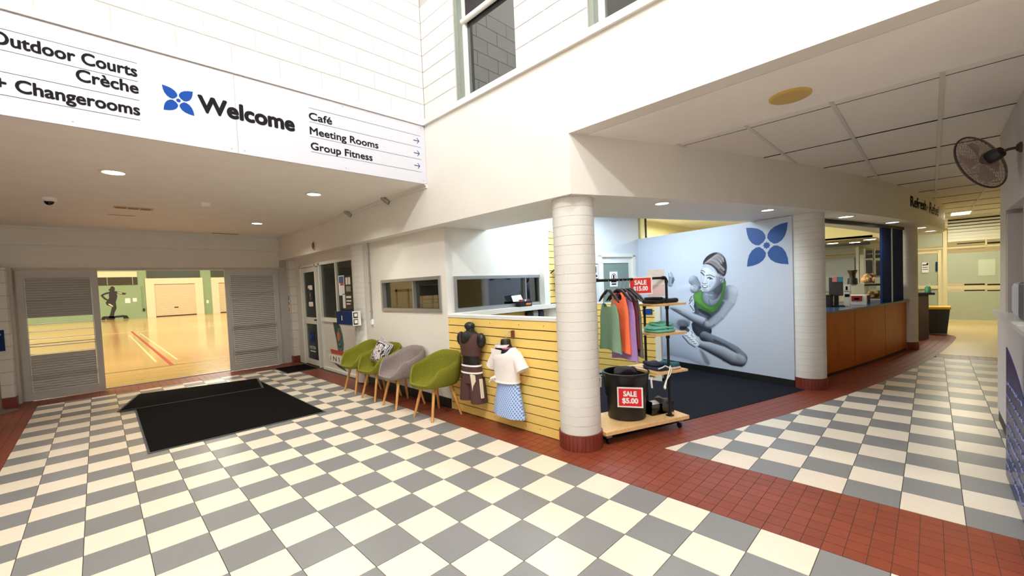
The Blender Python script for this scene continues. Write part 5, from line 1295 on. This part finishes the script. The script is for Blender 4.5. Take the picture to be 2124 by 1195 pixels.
    paint([(525, 300), (562, 322), (554, 385), (520, 430), (472, 450), (490, 425), (525, 380), (535, 340)], D, M, 20, .6, 9)
    paint([(470, 360), (510, 350), (520, 385), (485, 410)], L_, L_, 16, .55, 9); stroke([(425, 225), (470, 232), (505, 262)], 6, (120, 128, 146), .4, 6)
    limb([(582, 322, 22), (582, 358, 18)], (90, 97, 114), (196, 205, 222)); stroke([(574, 330), (588, 326), (590, 346), (578, 362)], 4, D, .8, 2)
    paint([(416, 214), (422, 172), (460, 126), (520, 98), (574, 105), (608, 138), (626, 182), (632, 235), (624, 290), (606, 318), (575, 314), (550, 290), (526, 246), (484, 212), (440, 202)], (30, 27, 32), (56, 51, 56), 26, 1, 2.5)
    hs_ = random.Random(5)
    for k in range(26):
        f_ = k / 25; x0, y0 = 424 + 118 * f_ ** 1.1, 206 - 96 * f_; x3, y3 = 610 + 8 * math.sin(k), 170 + 135 * (1 - f_) + hs_.uniform(-6, 6)
        x1, y1 = x0 + 50 + 10 * f_, y0 - 50 + 40 * f_; x2, y2 = x3 - 30 - 40 * (1 - f_), y3 - 60 + 10 * f_
        cu = [((1 - t_) ** 3 * x0 + 3 * (1 - t_) ** 2 * t_ * x1 + 3 * (1 - t_) * t_ * t_ * x2 + t_ ** 3 * x3, (1 - t_) ** 3 * y0 + 3 * (1 - t_) ** 2 * t_ * y1 + 3 * (1 - t_) * t_ * t_ * y2 + t_ ** 3 * y3) for t_ in np.linspace(.04, hs_.uniform(.7, .97), 9)]
        stroke(cu, hs_.uniform(1.6, 3.6), hs_.choice([(150, 146, 150), (196, 192, 196), (110, 104, 108)]), hs_.uniform(.45, .8), 1.8)
    stroke([(560, 292), (600, 318), (618, 330)], 5, (170, 168, 174), .6, 3)
    # features
    stroke([(402, 278), (416, 288), (428, 304)], 5.5, (22, 22, 30), .95, 1.5); stroke([(458, 328), (478, 322), (502, 336)], 5, (22, 22, 30), .95, 1.5); limb([(480, 332, 8), (484, 334, 8)], (20, 20, 28), (60, 64, 76), alpha=.95, soft=1.5); stroke([(473, 330), (475, 331)], 2, W, .8, 1)
    stroke([(448, 306), (480, 300), (520, 318)], 4, (44, 44, 54), .9, 2); stroke([(402, 262), (418, 262), (434, 276)], 4, (44, 44, 54), .9, 2)
    stroke([(432, 300), (424, 340), (416, 366)], 3.5, (150, 158, 176), .6, 3); stroke([(414, 372), (428, 380), (448, 376)], 5, (84, 90, 104), .75, 2.5); stroke([(450, 348), (456, 372)], 4, (140, 148, 166), .5, 4)
    paint([(408, 390), (430, 394), (470, 396), (452, 416), (428, 420), (412, 408)], (58, 44, 52), (58, 44, 52), 4, .95, 1.5); paint([(414, 394), (434, 398), (462, 399), (446, 409), (424, 409)], (248, 250, 254), None, 3, 1, 1.2); stroke([(474, 388), (482, 400), (476, 414)], 3, M, .6, 2.5); stroke([(424, 430), (450, 430)], 3.5, M, .5, 3)
    nr, nc = XA.shape; idx = np.arange(nr * nc).reshape(nr, nc); keep = A > .004
    K = keep[:-1, :-1] | keep[1:, :-1] | keep[:-1, 1:] | keep[1:, 1:]; rr, cc_ = np.nonzero(K)
    F_ = np.stack([idx[rr, cc_], idx[rr, cc_ + 1], idx[rr + 1, cc_ + 1], idx[rr + 1, cc_]], 1); used = np.unique(F_); remap = -np.ones(nr * nc, int); remap[used] = np.arange(len(used))
    mb = MB(); mb.v = [tuple(p) for p in P.reshape(-1, 3)[used]]; mb.f = [tuple(f) for f in remap[F_].tolist()]
    return mb, np.concatenate([C.reshape(-1, 3), np.ones((nr * nc, 1))], 1)[used]
t = root('mural_print', 'wall mural of a stretching woman in a green top beside a blue four petal emblem', 'mural', FM.pt(-1.3, 0.1, 0.0))
mb, cl = mural(); mb.build('figure_print', vcol_mat('mural print ink'), t, colors=cl)
uu, vv_ = FM.px(1590, 509); blossom(FM, uu, vv_, 0.315, 0.0015, mat('mural blue', (22, 76, 150), .5), t)

# ------------------------------------------------------------------ cafe counter
CP = mat('gloss amber timber', (186, 94, 20), .3, var=.16, scale=5, stretch=(1.2, 1.2, .5), spec=.12)
t = root('cafe_counter', 'curved cafe counter with amber timber panels and a dark blue top', 'counter', (9.1, .9, 0))
for a, b in ((7.15, 8.595), (8.615, 9.865), (9.885, 11.05)):
    xs_ = np.linspace(a, b, 8); MB().strip([(x, counter_edge(x)) for x in xs_], [(x, counter_edge(x) + .03) for x in xs_], .05, .95).build('front_panel', CP, t, smooth=30)
xs_ = np.linspace(7.17, 11.03, 20)
MB().strip([(x, counter_edge(x) + .012) for x in xs_], [(x, counter_edge(x) + .55) for x in xs_], .003, .945).build('carcass', mat('counter carcass', (60, 42, 26), .7), t)
MB().strip([(x, counter_edge(x) - .045) for x in xs_], [(x, counter_edge(x) + .62) for x in xs_], .952, .985).build('worktop', mat('dark blue laminate', (56, 78, 120), .18, var=.05, scale=30), t, smooth=30)
MB().strip([(x, counter_edge(x) - .05) for x in xs_], [(x, counter_edge(x) - .045) for x in xs_], .950, .983).build('edge_strip', mat('brown edge', (112, 92, 74), .4), t, smooth=30)
# navy shutter boards at the end of the counter
t = root('navy_boards', 'two tall navy boards joined by a silver rail on the counter end', 'board', (10.45, .5, .985))
for a, b in ((9.86, 10.32), (10.36, 11.0)):
    MB().strip([(a, counter_edge(a) + .03), (b, counter_edge(b) + .03)], [(a, counter_edge(a) + .06), (b, counter_edge(b) + .06)], .986, 2.33).build('board', NAVY, t)
MB().strip([(10.32, counter_edge(10.32) + .02), (10.36, counter_edge(10.36) + .02)], [(10.32, counter_edge(10.32) + .05), (10.36, counter_edge(10.36) + .05)], .986, 2.33).build('rail', ALU, t)
xs_ = np.linspace(7.1, 11.3, 12)
S('trim_9', MB().strip([(x, counter_edge(x) + .02) for x in xs_], [(x, counter_edge(x) + .08) for x in xs_], 2.315, 2.37), BLACKM, 'dark shutter track over the cafe counter')
# cafe interior
S('wall_cafe_far', MB().box(14.6, 14.7, .9, 4.75, 0, 2.95), mat('cafe wall', (214, 208, 186), .7), 'pale walls behind the cafe')
CF = Frame((14.5, 0), (0, -1))
FG_ = frosted('cafe frosted glass', (206, 214, 224), .3)
def pxbox(fr, x0, y0, x1, y1, w0=0.0, w1=0.03):
    a, b = fr.px(x0, y1, w1), fr.px(x1, y0, w1); return (a[0], b[0], a[1], b[1], w0, w1)
t = root('cafe_glazing', 'frosted and clear glazing with white frames behind the cafe', 'window', CF.pt(-2.4, 0, 0))
MB().fbox(CF, *pxbox(CF, 1690, 534, 1772, 605)).build('frosted_pane', FG_, t)
MB().fbox(CF, *pxbox(CF, 1690, 514, 1776, 526)).build('upper_pane', FG_, t)
MB().fbox(CF, *pxbox(CF, 1690, 527, 1776, 532, .0, .05)).build('dark_band', DARK, t)
MB().fbox(CF, *pxbox(CF, 1776, 512, 1781, 600, 0, .08)).fbox(CF, *pxbox(CF, 1784, 528, 1792, 600, 0, .08)).build('post', WFRAME, t)
for a, b in ((1796, 1810), (1816, 1830)):
    MB().fbox(CF, *pxbox(CF, a, 519, b, 526)).fbox(CF, *pxbox(CF, a, 528, b, 535)).fbox(CF, *pxbox(CF, a + 2, 541, b - 1, 572)).build('dark_pane', mat('night pane', (34, 30, 20), .2), t)
    MB().fbox(CF, *pxbox(CF, a - 4, 516, a - 1, 580, 0, .06)).fbox(CF, *pxbox(CF, b + 1, 516, b + 3, 580, 0, .06)).fbox(CF, *pxbox(CF, a - 2, 536, b + 2, 539, 0, .06)).build('white_frame', WFRAME, t)
CB = Frame((12.0, 0), (0, -1))
pl = [CB.px(x, y) for x, y in ((1690, 468), (1760, 475), (1840, 488), (1840, 490), (1760, 496), (1690, 501))]
S('wall_cafe_bulkhead', MB().fprism(CB, pl, -.1, 0), YG, 'yellow lit curved bulkhead inside the cafe')
zz_ = CB.px(1760, 497)[1]
S('ceiling_cafe', MB().box(12.0, 14.6, .9, 3.4, zz_, zz_ + .06), mat('tan soffit', (190, 176, 140), .7), 'tan soffit with downlights inside the cafe')
MB().box(12.05, 12.1, .95, 3.3, zz_ - .14, zz_ - .08).build('dark_rail', BLACK, label='dark rail hanging along the cafe soffit', cat='rail')
for k, (x, y) in enumerate(((1727, 505), (1773, 503), (1804, 497))):
    q_ = atz(x, y, zz_); q_ = (min(max(q_[0], 12.3), 14.3), q_[1], zz_)
    t = root('downlight', 'lit downlight in the cafe soffit, %s from the column' % ('first', 'second', 'third')[k], 'downlight', q_)
    MB().lathe(q_, [(.002, -.006), (.10, -.006), (.11, -.001)], 20, cap=False).build('diffuser', LAMP, t)
t = root('back_bench', 'dark shelf bench along the cafe kitchen', 'bench', (11.5, 2.1, 0))
MB().box(11.2, 11.8, 1.0, 3.4, .86, .9).build('bench_top', mat('steel bench', (120, 118, 110), .4, metal=.5), t)
MB().box(11.25, 11.75, 1.05, 3.35, .002, .86).build('cabinet', mat('bench cabinet', (70, 66, 58), .7), t)
def stand(x0, y0, x1, y1, X):
    a = atx(x0, y1, X); b = atx(x1, y0, X); return a[1], b[1], a[2], b[2]
def thing_box(name, label, cat, x0, y0, x1, y1, X, dep, mt, parts=(), zbase=None):
    ya, yb, za, zb = stand(x0, y0, x1, y1, X); za = zbase if zbase is not None else za
    t = root(name, label, cat, (X, (ya + yb) / 2, za)); MB().box(X, X + dep, min(ya, yb), max(ya, yb), za, zb).build('body', mt, t, bevel=.004)
    for nm, (p0, q0, p1, q1), m2 in parts:
        a_, b_, c_, d_ = stand(p0, q0, p1, q1, X - .004); MB().box(X - .008, X, min(a_, b_), max(a_, b_), c_, d_).build(nm, m2, t)
    return t
t = root('till_monitor', 'dark till monitor seen from behind on the cafe counter', 'monitor', (8.75, 1.15, .985))
ya, yb, za, zb = stand(1719, 575, 1748, 614, 8.9)
MB().box(8.9, 8.94, yb, ya, za, zb).build('screen', mat('dark grey monitor', (52, 54, 58), .4), t, bevel=.01)
MB().box(8.94, 9.0, (ya + yb) / 2 - .03, (ya + yb) / 2 + .03, .99, za + .15).box(8.85, 9.08, (ya + yb) / 2 - .12, (ya + yb) / 2 + .12, .986, 1.0).build('stand', BLACK, t)
for k, (x0, x1, nm, mt, lb) in enumerate(((1727, 1737, 'paper_cup', mat('pink card', (226, 132, 140), .7), 'pink holder stuck on the till monitor'), (1738, 1748, 'paper_cup', mat('sky blue card', (60, 140, 176), .7), 'blue holder stuck on the till monitor'))):
    a_, b_, c_, d_ = stand(x0, 574, x1, 585, 8.89); MB().box(8.86, 8.9, b_, a_, c_, d_).build('card_holder', mt, label=lb, cat='holder', bevel=.003)
thing_box('card_carton', 'white printed carton standing on the cafe counter', 'carton', 1750, 590, 1763, 628, 8.9, .06, PAPER, [('print', (1754, 594, 1758, 602), INK), ('print', (1752, 610, 1762, 616), INK), ('rule', (1751, 604, 1762, 605), INK)], .986)
thing_box('snack_box', 'white and red box on the cafe counter', 'box', 1763, 612, 1797, 627, 9.3, .12, PAPER, [('red_front', (1766, 614, 1788, 625), mat('deep red print', (156, 30, 44), .5)), ('print', (1772, 618, 1782, 622), PAPER)], .986)
thing_box('card_terminal', 'small black payment terminal on the cafe counter', 'terminal', 1790, 613, 1804, 624, 9.6, .1, BLACK, (), .986)
thing_box('cash_register', 'low black cash register beside the monitor', 'till', 1704, 612, 1722, 630, 8.7, .35, BLACK, (), .986)
thing_box('coffee_machine', 'grey coffee machine back on the cafe bench', 'coffee machine', 1766, 589, 1794, 614, 11.3, .4, mat('machine grey', (150, 148, 138), .4), (), .9)
t = root('coffee_grinder', 'coffee grinder with a dark bean hopper in the cafe', 'grinder', atx(1768, 590, 11.3))
pa, pb, pc = atx(1768, 562, 11.35), atx(1768, 577, 11.35), atx(1768, 590, 11.35)
hw = abs(atx(1758, 562, 11.35)[1] - pa[1])
MB().lathe((11.35, pa[1], 0), [(.05, pb[2]), (hw * .6, pb[2] + .06), (hw * .95, pa[2] - .02), (hw, pa[2])], 18).build('hopper', mat('smoked hopper', (40, 26, 18), .25), t, smooth=40)
MB().lathe((11.35, pa[1], 0), [(hw * 1.05, pa[2]), (hw * 1.05, pa[2] + .015)], 18).build('lid', BLACK, t)
MB().lathe((11.35, pa[1], 0), [(.09, pc[2]), (.08, pb[2])], 16).build('body', BLACK, t, smooth=40)
t = root('pastry_case', 'glass pastry case with golden pastries at the end of the counter', 'display case', (11.3, 1.2, .95))
ya, yb, za, zb = stand(1793, 590, 1834, 618, 10.6)
MB().box(10.6, 11.0, yb, ya, zb - .02, zb + .01).box(10.6, 11.0, yb, ya, za - .02, za).build('frame', BLACK, t); MB().box(10.6, 10.606, yb, ya, za, zb).build('glass', GLASSC, t)
for k in range(6):
    MB().ell((10.7 + .1 * (k % 2), yb + .05 + (ya - yb - .1) * k / 5, za + .045 + .05 * (k % 3 == 1)), .06, .05, .035).build('pastry', mat('golden pastry', (214, 150, 60), .6, var=.15, scale=20), label='%s golden pastry from the navy boards in the cafe display case' % ('first', 'second', 'third', 'fourth', 'fifth', 'sixth')[k], cat='pastry', group='pastries in the display case', smooth=60)
ya, yb, za, zb = stand(1791, 571, 1814, 588, 10.65); t = root('bread_bag', 'clear bag of bread rolls on top of the pastry case', 'bread bag', (10.75, (ya + yb) / 2, za))
for k in range(5): MB().ell((10.72 + .05 * (k % 2), yb + (ya - yb) * (.15 + .175 * k), za + .07 + .06 * (k % 2)), .08, .075, .06).build('bread_roll', mat('bread brown', (206, 156, 104), .6, var=.2, scale=30), t, smooth=60)
MB().loft([[(10.75 + a_ * math.cos(q), (ya + yb) / 2 + (ya - yb) * b_ * math.sin(q), z_) for q in (2 * math.pi * i / 18 for i in range(18))] for a_, b_, z_ in ((.10, .48, za), (.13, .54, za + .07), (.10, .45, zb), (.04, .2, zb + .03))]).build('clear_bag', GLASSC, t, smooth=60)
thing_box('toaster', 'pale grey appliance beside the bread bag', 'appliance', 1815, 575, 1834, 588, 10.65, .2, mat('appliance grey', (160, 154, 132), .4))

# ------------------------------------------------------------------ far end of the corridor
GF = Frame((16.9, 0), (0, -1))
GFR = mat('cream aluminium frame', (226, 216, 172), .45)
fg = MB()
fg.fbox(GF, *pxbox(GF, 1957, 478, 1964, 672, -.05, .03)).fbox(GF, *pxbox(GF, 1900, 514, 1957, 519, -.05, .03)).fbox(GF, *pxbox(GF, 1964, 508, 2100, 514, -.05, .03)).fbox(GF, *pxbox(GF, 1964, 593, 2100, 600, -.05, .03)).fbox(GF, *pxbox(GF, 1964, 666, 2100, 672, -.05, .03)).fbox(GF, *pxbox(GF, 2044, 497, 2047, 510, -.05, .03))
gwall = S('window_6', fg, GFR, 'frosted glass wall with cream frames at the end of the corridor')
FZ = frosted('frosted corridor glass', (204, 212, 194), .35)
for bx in ((1966, 519, 2100, 588), (1966, 604, 2100, 666)): MB().fbox(GF, *pxbox(GF, *bx, -.02, -.01)).build('frosted_pane', FZ, gwall)
for bx in ((1985, 501, 2043, 507), (2048, 499, 2100, 506), (1985, 514, 2043, 518), (2048, 514, 2100, 517), (2000, 588, 2043, 592), (2048, 588, 2100, 592), (2000, 601, 2043, 604), (2048, 601, 2100, 604)): MB().fbox(GF, *pxbox(GF, *bx, -.02, -.01)).build('clear_strip', mat('night strip', (20, 20, 16), .3), gwall)
MB().fbox(GF, *pxbox(GF, 1966, 436, 2100, 500, -.06, -.05)).build('dark_glass', mat('blind shade', (40, 42, 30), .6), gwall)
for k in range(9):
    y = 440 + k * 6.6; MB().fbox(GF, *pxbox(GF, 1966, y, 2100, y + 3.6, -.03, .01)).build('blind_slat', mat('blind slat', (232, 232, 214), .5), gwall)
MB().fbox(GF, *pxbox(GF, 2029, 537, 2065, 572, -.008, -.004)).build('clear_square', mat('pale square', (206, 218, 196), .4), gwall)
dd = S('door_5', MB().fbox(GF, *pxbox(GF, 1946, 519, 1952, 672, -.05, .03)).fbox(GF, *pxbox(GF, 1900, 521, 1946, 527, -.05, .03)).fbox(GF, *pxbox(GF, 1900, 593, 1946, 599, -.05, .03)), GFR, 'cream framed glass door at the end of the corridor')
MB().fbox(GF, *pxbox(GF, 1900, 527, 1946, 593, -.03, -.02)).fbox(GF, *pxbox(GF, 1900, 599, 1946, 672, -.03, -.02)).fbox(GF, *pxbox(GF, 1900, 484, 1957, 514, -.03, -.02)).build('pane', frosted('door frosted glass', (196, 202, 184), .3), dd)
sheet(GF, *pxbox(GF, 1912, 544, 1926, 566)[:4], .002, 'white notice on the far corridor door', [(.1, .9, .7, .8, INK), (.1, .9, .5, .56, INK), (.1, .9, .3, .36, INK), (.7, .95, .75, .95, NAVY)], 'door_notice', 'notice')
MB().fbox(GF, *pxbox(GF, 1941, 543, 1946, 562, .0, .02)).build('door_plate', NAVY, label='narrow navy plate on the far corridor door', cat='plate')
S('wall_corridor', MB().box(16.9, 17.1, .95, 6, 0, 2.95).box(6.65, 22, -5.2, -5.0, 0, 2.95).box(22, 22.2, -5.2, 2, 0, 2.95).box(16.92, 22, 1.2, 1.3, 0, 2.95), mat('corridor paint', (216, 208, 180), .7), 'cream walls at the far end of the corridor')
t = root('fluorescent_panel', 'lit fluorescent panel in the far corridor ceiling', 'ceiling light', (15.4, -.5, 2.88))
MB().box(15.0, 15.75, -.68, -.36, 2.882, 2.894).build('diffuser', mat('fluorescent diffuser', (255, 244, 206), .4, emit=5), t)
MB().box(14.97, 15.78, -.71, -.33, 2.888, 2.896).build('frame', WFRAME, t)
# kiosk, sanitiser, bin
t = root('side_kiosk', 'tall dark timber cabinet with a black top behind the end column', 'cabinet', (13.1, .2, 0))
MB().box(12.92, 13.35, .05, .62, .003, .98).build('body', mat('dark walnut', (84, 66, 48), .5, var=.1, scale=6), t)
MB().box(12.85, 13.42, -.05, .68, .98, 1.03).build('worktop', BLACK, t)
t = root('sanitiser_bottle', 'green pump bottle on the black cabinet top', 'bottle', (12.95, .08, 1.03))
MB().lathe((12.95, .06, 1.031), [(.05, 0), (.052, .10), (.035, .13), (.015, .14)], 16).build('bottle', mat('green gel', (90, 170, 130), .3), t, smooth=40)
MB().tube([(12.95, .06, 1.17), (12.95, .06, 1.21), (12.93, .02, 1.21)], .008, 6).build('pump', PAPER, t)
t = root('wheelie_bin', 'dark grey bin with a yellow lid', 'bin', (14.25, -.10, 0))
MB().loft([[(14.25 + sx * a, -.10 + sy * b, z) for sx, sy in ((-1, -1), (1, -1), (1, 1), (-1, 1))] for a, b, z in ((.16, .15, .004), (.20, .20, .58))]).build('body', mat('bin grey', (58, 62, 62), .5), t)
MB().box(14.02, 14.48, -.32, .12, .58, .64).build('lid', mat('bin yellow', (240, 190, 20), .45), t, bevel=.015)
# lettering on the bulkhead
LX0, LX1 = 9.72, 12.3
def bulk_text(body, xa, xb, v0, cap, par, bold=0.0, skew=0.0, mt=INK):
    o = text(Frame((0, 0), (1, 0)), body, mt, par, 0, 1, 0, cap, 0, bold=bold, skew=skew)
    V = np.zeros(len(o.data.vertices) * 3); o.data.vertices.foreach_get('co', V); V = V.reshape(-1, 3); Mr = np.array(ROOTM[par.name]); W_ = V @ Mr[:3, :3].T + Mr[:3, 3]
    for p in W_:
        x = xa + p[0] * (xb - xa); sl = (fascia_edge(x + .01) - fascia_edge(x - .01)) / .02; n_ = np.array([sl, -1]) / math.hypot(1, sl)
        p[2] = p[2] + v0; p[0] = x + n_[0] * .006; p[1] = fascia_edge(x) + n_[1] * .006
    Mi = np.linalg.inv(Mr); W_ = W_ @ Mi[:3, :3].T + Mi[:3, 3]; o.data.vertices.foreach_set('co', W_.ravel()); o.data.update(); return o
t = root('bulkhead_lettering', 'dark lettering on the curved bulkhead beyond the cafe counter', 'lettering', (10.8, fascia_edge(10.8), 2.55))
bulk_text('Refresh', 9.75, 10.85, 2.62, .17, t, .02); bulk_text('+', 10.92, 11.02, 2.64, .10, t, .02)
bulk_text('Refuel', 11.12, 12.1, 2.60, .20, t, .0, .15)

# ------------------------------------------------------------------ reception on the right
DG = mat('mauve grey paint', (196, 190, 192), .6, var=.03, scale=4)
wr = MB()
wr.box(3.26, 6.62, -.7, -.5, 2.09, 2.9).box(6.16, 6.62, -.7, -.5, 1.09, 2.09).box(3.26, 6.62, -.7, -.5, 0, 1.09).box(3.26, 5.05, -.7, -.5, 1.09, 2.09)
S('wall_reception', wr, DG, 'mauve grey wall of the reception on the right')
rw_ = S('window_7', MB().box(5.05, 6.16, -.66, -.60, 2.02, 2.09).box(6.08, 6.16, -.68, -.505, 1.1, 2.05).box(5.42, 6.08, -.69, -.62, 1.1, 2.02).box(5.05, 5.28, -.66, -.52, 1.1, 2.05), mat('reception frame grey', (186, 182, 184), .5), 'grey framed reception hatch on the right wall')
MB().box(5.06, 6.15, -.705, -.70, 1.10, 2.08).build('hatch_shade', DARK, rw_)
MB().box(5.06, 6.15, -.69, -.501, 1.091, 1.127).build('window_sill', WFRAME, rw_)
S('wall_reception_back', MB().box(6.5, 6.62, -5.0, -.7, 0, 2.9).box(3.26, 3.36, -5.0, -.7, 0, 2.9), DG, 'side walls of the reception room')
t = root('reception_desk', 'pale mauve reception desk with a white top on the right', 'reception desk', (4.6, -.5, 0))
MB().box(3.30, 6.46, -.498, -.47, .12, 1.09).build('front', DG, t)
MB().box(3.28, 6.49, -.499, -.43, 1.095, 1.128).build('worktop', mat('white laminate', (232, 230, 228), .3), t)
MB().box(3.30, 6.44, -.495, -.476, .003, .12).build('kick_board', BLACK, t)
t = root('desk_dispenser', 'rounded pale grey dispenser on the reception desk', 'dispenser', (5.45, -.55, 1.128))
MB().box(5.38, 5.80, -.60, -.502, 1.129, 1.42).build('body', mat('pale plastic', (206, 208, 222), .4), t, bevel=.04)
MB().box(5.12, 5.38, -.60, -.502, 1.129, 1.43).build('shaded_side', mat('shaded slate plastic', (88, 90, 104), .5), t, bevel=.02)  # slate colour stands in for shade on the dispenser's side
MB().box(4.75, 5.0, -.495, -.44, 1.129, 1.133).build('paper_pad', PAPER, label='white paper pad lying on the reception desk', cat='paper')
# translucent blue printed panel standing in front of the desk
AB = bpy.data.materials.new('translucent blue acrylic'); AB.use_nodes = True; B = AB.node_tree.nodes['Principled BSDF']; B.inputs['Base Color'].default_value = lin((34, 52, 110)); B.inputs['Roughness'].default_value = .25; B.inputs['Alpha'].default_value = .84
FA = Frame((0, -.394), (1, 0))
FA = Frame((0, -.394), (-1, 0))
top = [(4.77, .966), (4.70, .955), (4.55, .93), (4.35, .885), (4.15, .83), (3.97, .765), (3.7, .65), (3.5, .555), (3.32, .46)]
t = root('blue_display_panel', 'translucent blue printed panel in front of the reception desk', 'display panel', (4.0, -.394, 0))
MB().prism([(x, -.394, z) for x, z in [(4.77, .004)] + top + [(3.32, .004)]], [(x, -.388, z) for x, z in [(4.77, .004)] + top + [(3.32, .004)]]).build('acrylic_sheet', AB, t)
mb = MB(); r2 = random.Random(3)
for z in (.72, .62, .52, .42, .32, .22, .12):
    x = 4.70
    while x > 3.5:
        L_ = r2.uniform(.03, .09); P = [(x - L_ * k / 5, -.384, z + r2.uniform(-.012, .016)) for k in range(6)]
        if z < np.interp(x, [p[0] for p in top[::-1]], [p[1] for p in top[::-1]]) - .06: mb.tube(P, .0028, 4)
        x -= L_ + .03
mb.build('script_print', mat('pale script print', (124, 132, 176), .6), t, kind='stuff')
# wall fan
t = root('wall_fan', 'round wall fan on a bracket over the reception hatch', 'fan', (5.2, -.29, 2.2))
FCn = np.array([5.2, -.288, 2.428]); ax_ = np.array([.559, .769, -.309]); ax_ /= np.linalg.norm(ax_); Af = axes(ax_); FRd = .235
def circ(r, d, n=40): return [FCn + Af @ np.array([r * math.cos(q), r * math.sin(q), d]) for q in np.linspace(0, 2 * math.pi, n)]
FANM = mat('dark fan rim', (58, 48, 46), .5); WIRE = mat('fan wire', (150, 132, 126), .5)
MB().tube(circ(FRd, 0), .0075, 8, cap=False).build('rim', FANM, t, smooth=60)
gm = MB()
for r in np.linspace(.05, FRd - .012, 13):
    for s_ in (-1, 1): gm.tube(circ(r, s_ * .055 * math.sqrt(max(0, 1 - (r / FRd) ** 2)), 32), .0012, 4, cap=False)
for k in range(36):
    q = 2 * math.pi * k / 36; e_ = np.array([math.cos(q), math.sin(q), 0])
    for s_ in (-1, 1): gm.tube([FCn + Af @ (e_ * r + np.array([0, 0, s_ * .055 * math.sqrt(max(0, 1 - (r / FRd) ** 2))])) for r in (.03, .09, .15, .19, FRd)], .0012, 4, cap=False)
gm.build('grille', WIRE, t, kind='stuff')
for k in range(4):
    q0 = math.pi / 2 * k; pts = []
    for r, a in ((.03, -.25), (.10, -.42), (.175, -.45), (.19, .1), (.175, .5), (.10, .42), (.03, .25)):
        pts.append(FCn + Af @ np.array([r * math.cos(q0 + a), r * math.sin(q0 + a), .025 * a]))
    MB().prism(pts, [p + ax_ * .003 for p in pts]).build('blade', mat('fan blade', (186, 164, 158), .45), t)
MB().lathe(FCn - ax_ * .04, [(.03, .03), (.05, .0), (.052, -.06), (.04, -.10)], 20, ax_).build('motor', mat('fan motor', (36, 36, 40), .5), t, smooth=40)
mo = FCn - ax_ * .10; wmn = np.array([5.15, -.5, 2.487])
MB().tube([mo, mo * .5 + wmn * .5 + np.array([0, 0, .012]), wmn + np.array([0, .03, 0])], .011, 10).build('arm', FANM, t, smooth=60)
MB().lathe(wmn, [(.04, 0), (.04, .012), (.022, .03)], 18, (0, 1, 0)).build('wall_mount', FANM, t, smooth=40)

# ------------------------------------------------------------------ small things in the shop and lobby
t = root('snack_carton', 'open black carton of small packets on the shop window sill', 'carton', (4.58, 4.36, 1.25))
MB().fbox(FL, 4.45, 4.71, 1.251, 1.33, .03, .12).build('tray', BLACK, t); MB().fprism(FL, [(4.40, 1.33), (4.62, 1.33), (4.56, 1.43), (4.36, 1.42)], .025, .032).build('lid', PAPER, t)
MB().fbox(FL, 4.58, 4.69, 1.275, 1.30, .12, .122).build('print', PORG, t)
for k in range(5): MB().fbox(FL, 4.50 + .038 * k, 4.53 + .038 * k, 1.30, 1.355, .05, .10).build('packet', (PRED, PBLU, PAPER, PRED, PBLU)[k], t)
t = root('hanging_top', 'dark brown top on a black hanger half hidden behind the front column', 'top', (5.3, 4.2, 1.5))
c = FQ.pt(5.36, 1.86, .12); hanger(t, c, np.array([.8, -.6, 0]), .2)
MB().loft([[c + np.array([.8, -.6, 0]) * .13 * f_ * math.cos(q) + np.array([.6, .8, 0]) * .03 * math.sin(q) + np.array([0, 0, -dz]) for q in (2 * math.pi * k / 16 for k in range(16))] for f_, dz in ((.5, .02), (1, .1), (.9, .2), (1.1, .33))]).build('body', mat('brown print fabric', (92, 60, 56), .85, var=.35, scale=25), t, smooth=60)
for k in range(3):
    folded(4.62 + .14 * k, 4.74 + .14 * k, .035, .10, 1.06, .11, (BK, mat('grey floral', (150, 150, 160), .8, var=.4, scale=60), NV, MATS['grey floral'])[k], 'small folded sock pack behind the half wall cap, %s from the window end' % ('first', 'second', 'third', 'fourth')[k], .004, 'packs behind the half wall', 'sock_pack', FL)
t = root('floor_stanchion', 'round metal stanchion base at the left edge of the lobby', 'stanchion', (-1.11, 9.83, 0))
MB().lathe((-1.11, 9.83, .002), [(.18, 0), (.18, .01), (.05, .03), (.03, .05)], 28).build('base', mat('worn metal', (140, 132, 124), .35, metal=.7), t, smooth=40)
MB().tube([(-1.11, 9.83, .03), (-1.11, 9.83, 1.0)], .028, 12).build('pole', MATS['worn metal'], t, smooth=50)
F_L = Frame((0, 10.21), (1, 0))
sheet(F_L, -1.40, -1.045, .89, 1.22, .005, 'blue notice on the block pier at the left edge', [(.1, .9, .75, .82, PAPER), (.1, .8, .5, .55, PAPER)], 'wall_notice', 'notice', base=NAVY)
# high bay lamp housings in the atrium
for k, (x, y) in enumerate(((1.40, .5), (-.9, .2), (.9, 3.3))):
    t = root('high_bay_lamp', 'high bay lamp hung from the atrium ceiling, %s' % ('over the fascia', 'near the middle', 'nearest the sign')[k], 'lamp', (x, y, 6.2))
    MB().lathe((x, y, 6.35), [(.08, .12), (.22, 0), (.215, -.01)], 24, cap=False).build('shade', ALU, t, smooth=40); MB().tube([(x, y, 6.46), (x, y, 6.7)], .01, 6).build('rod', ALU, t)
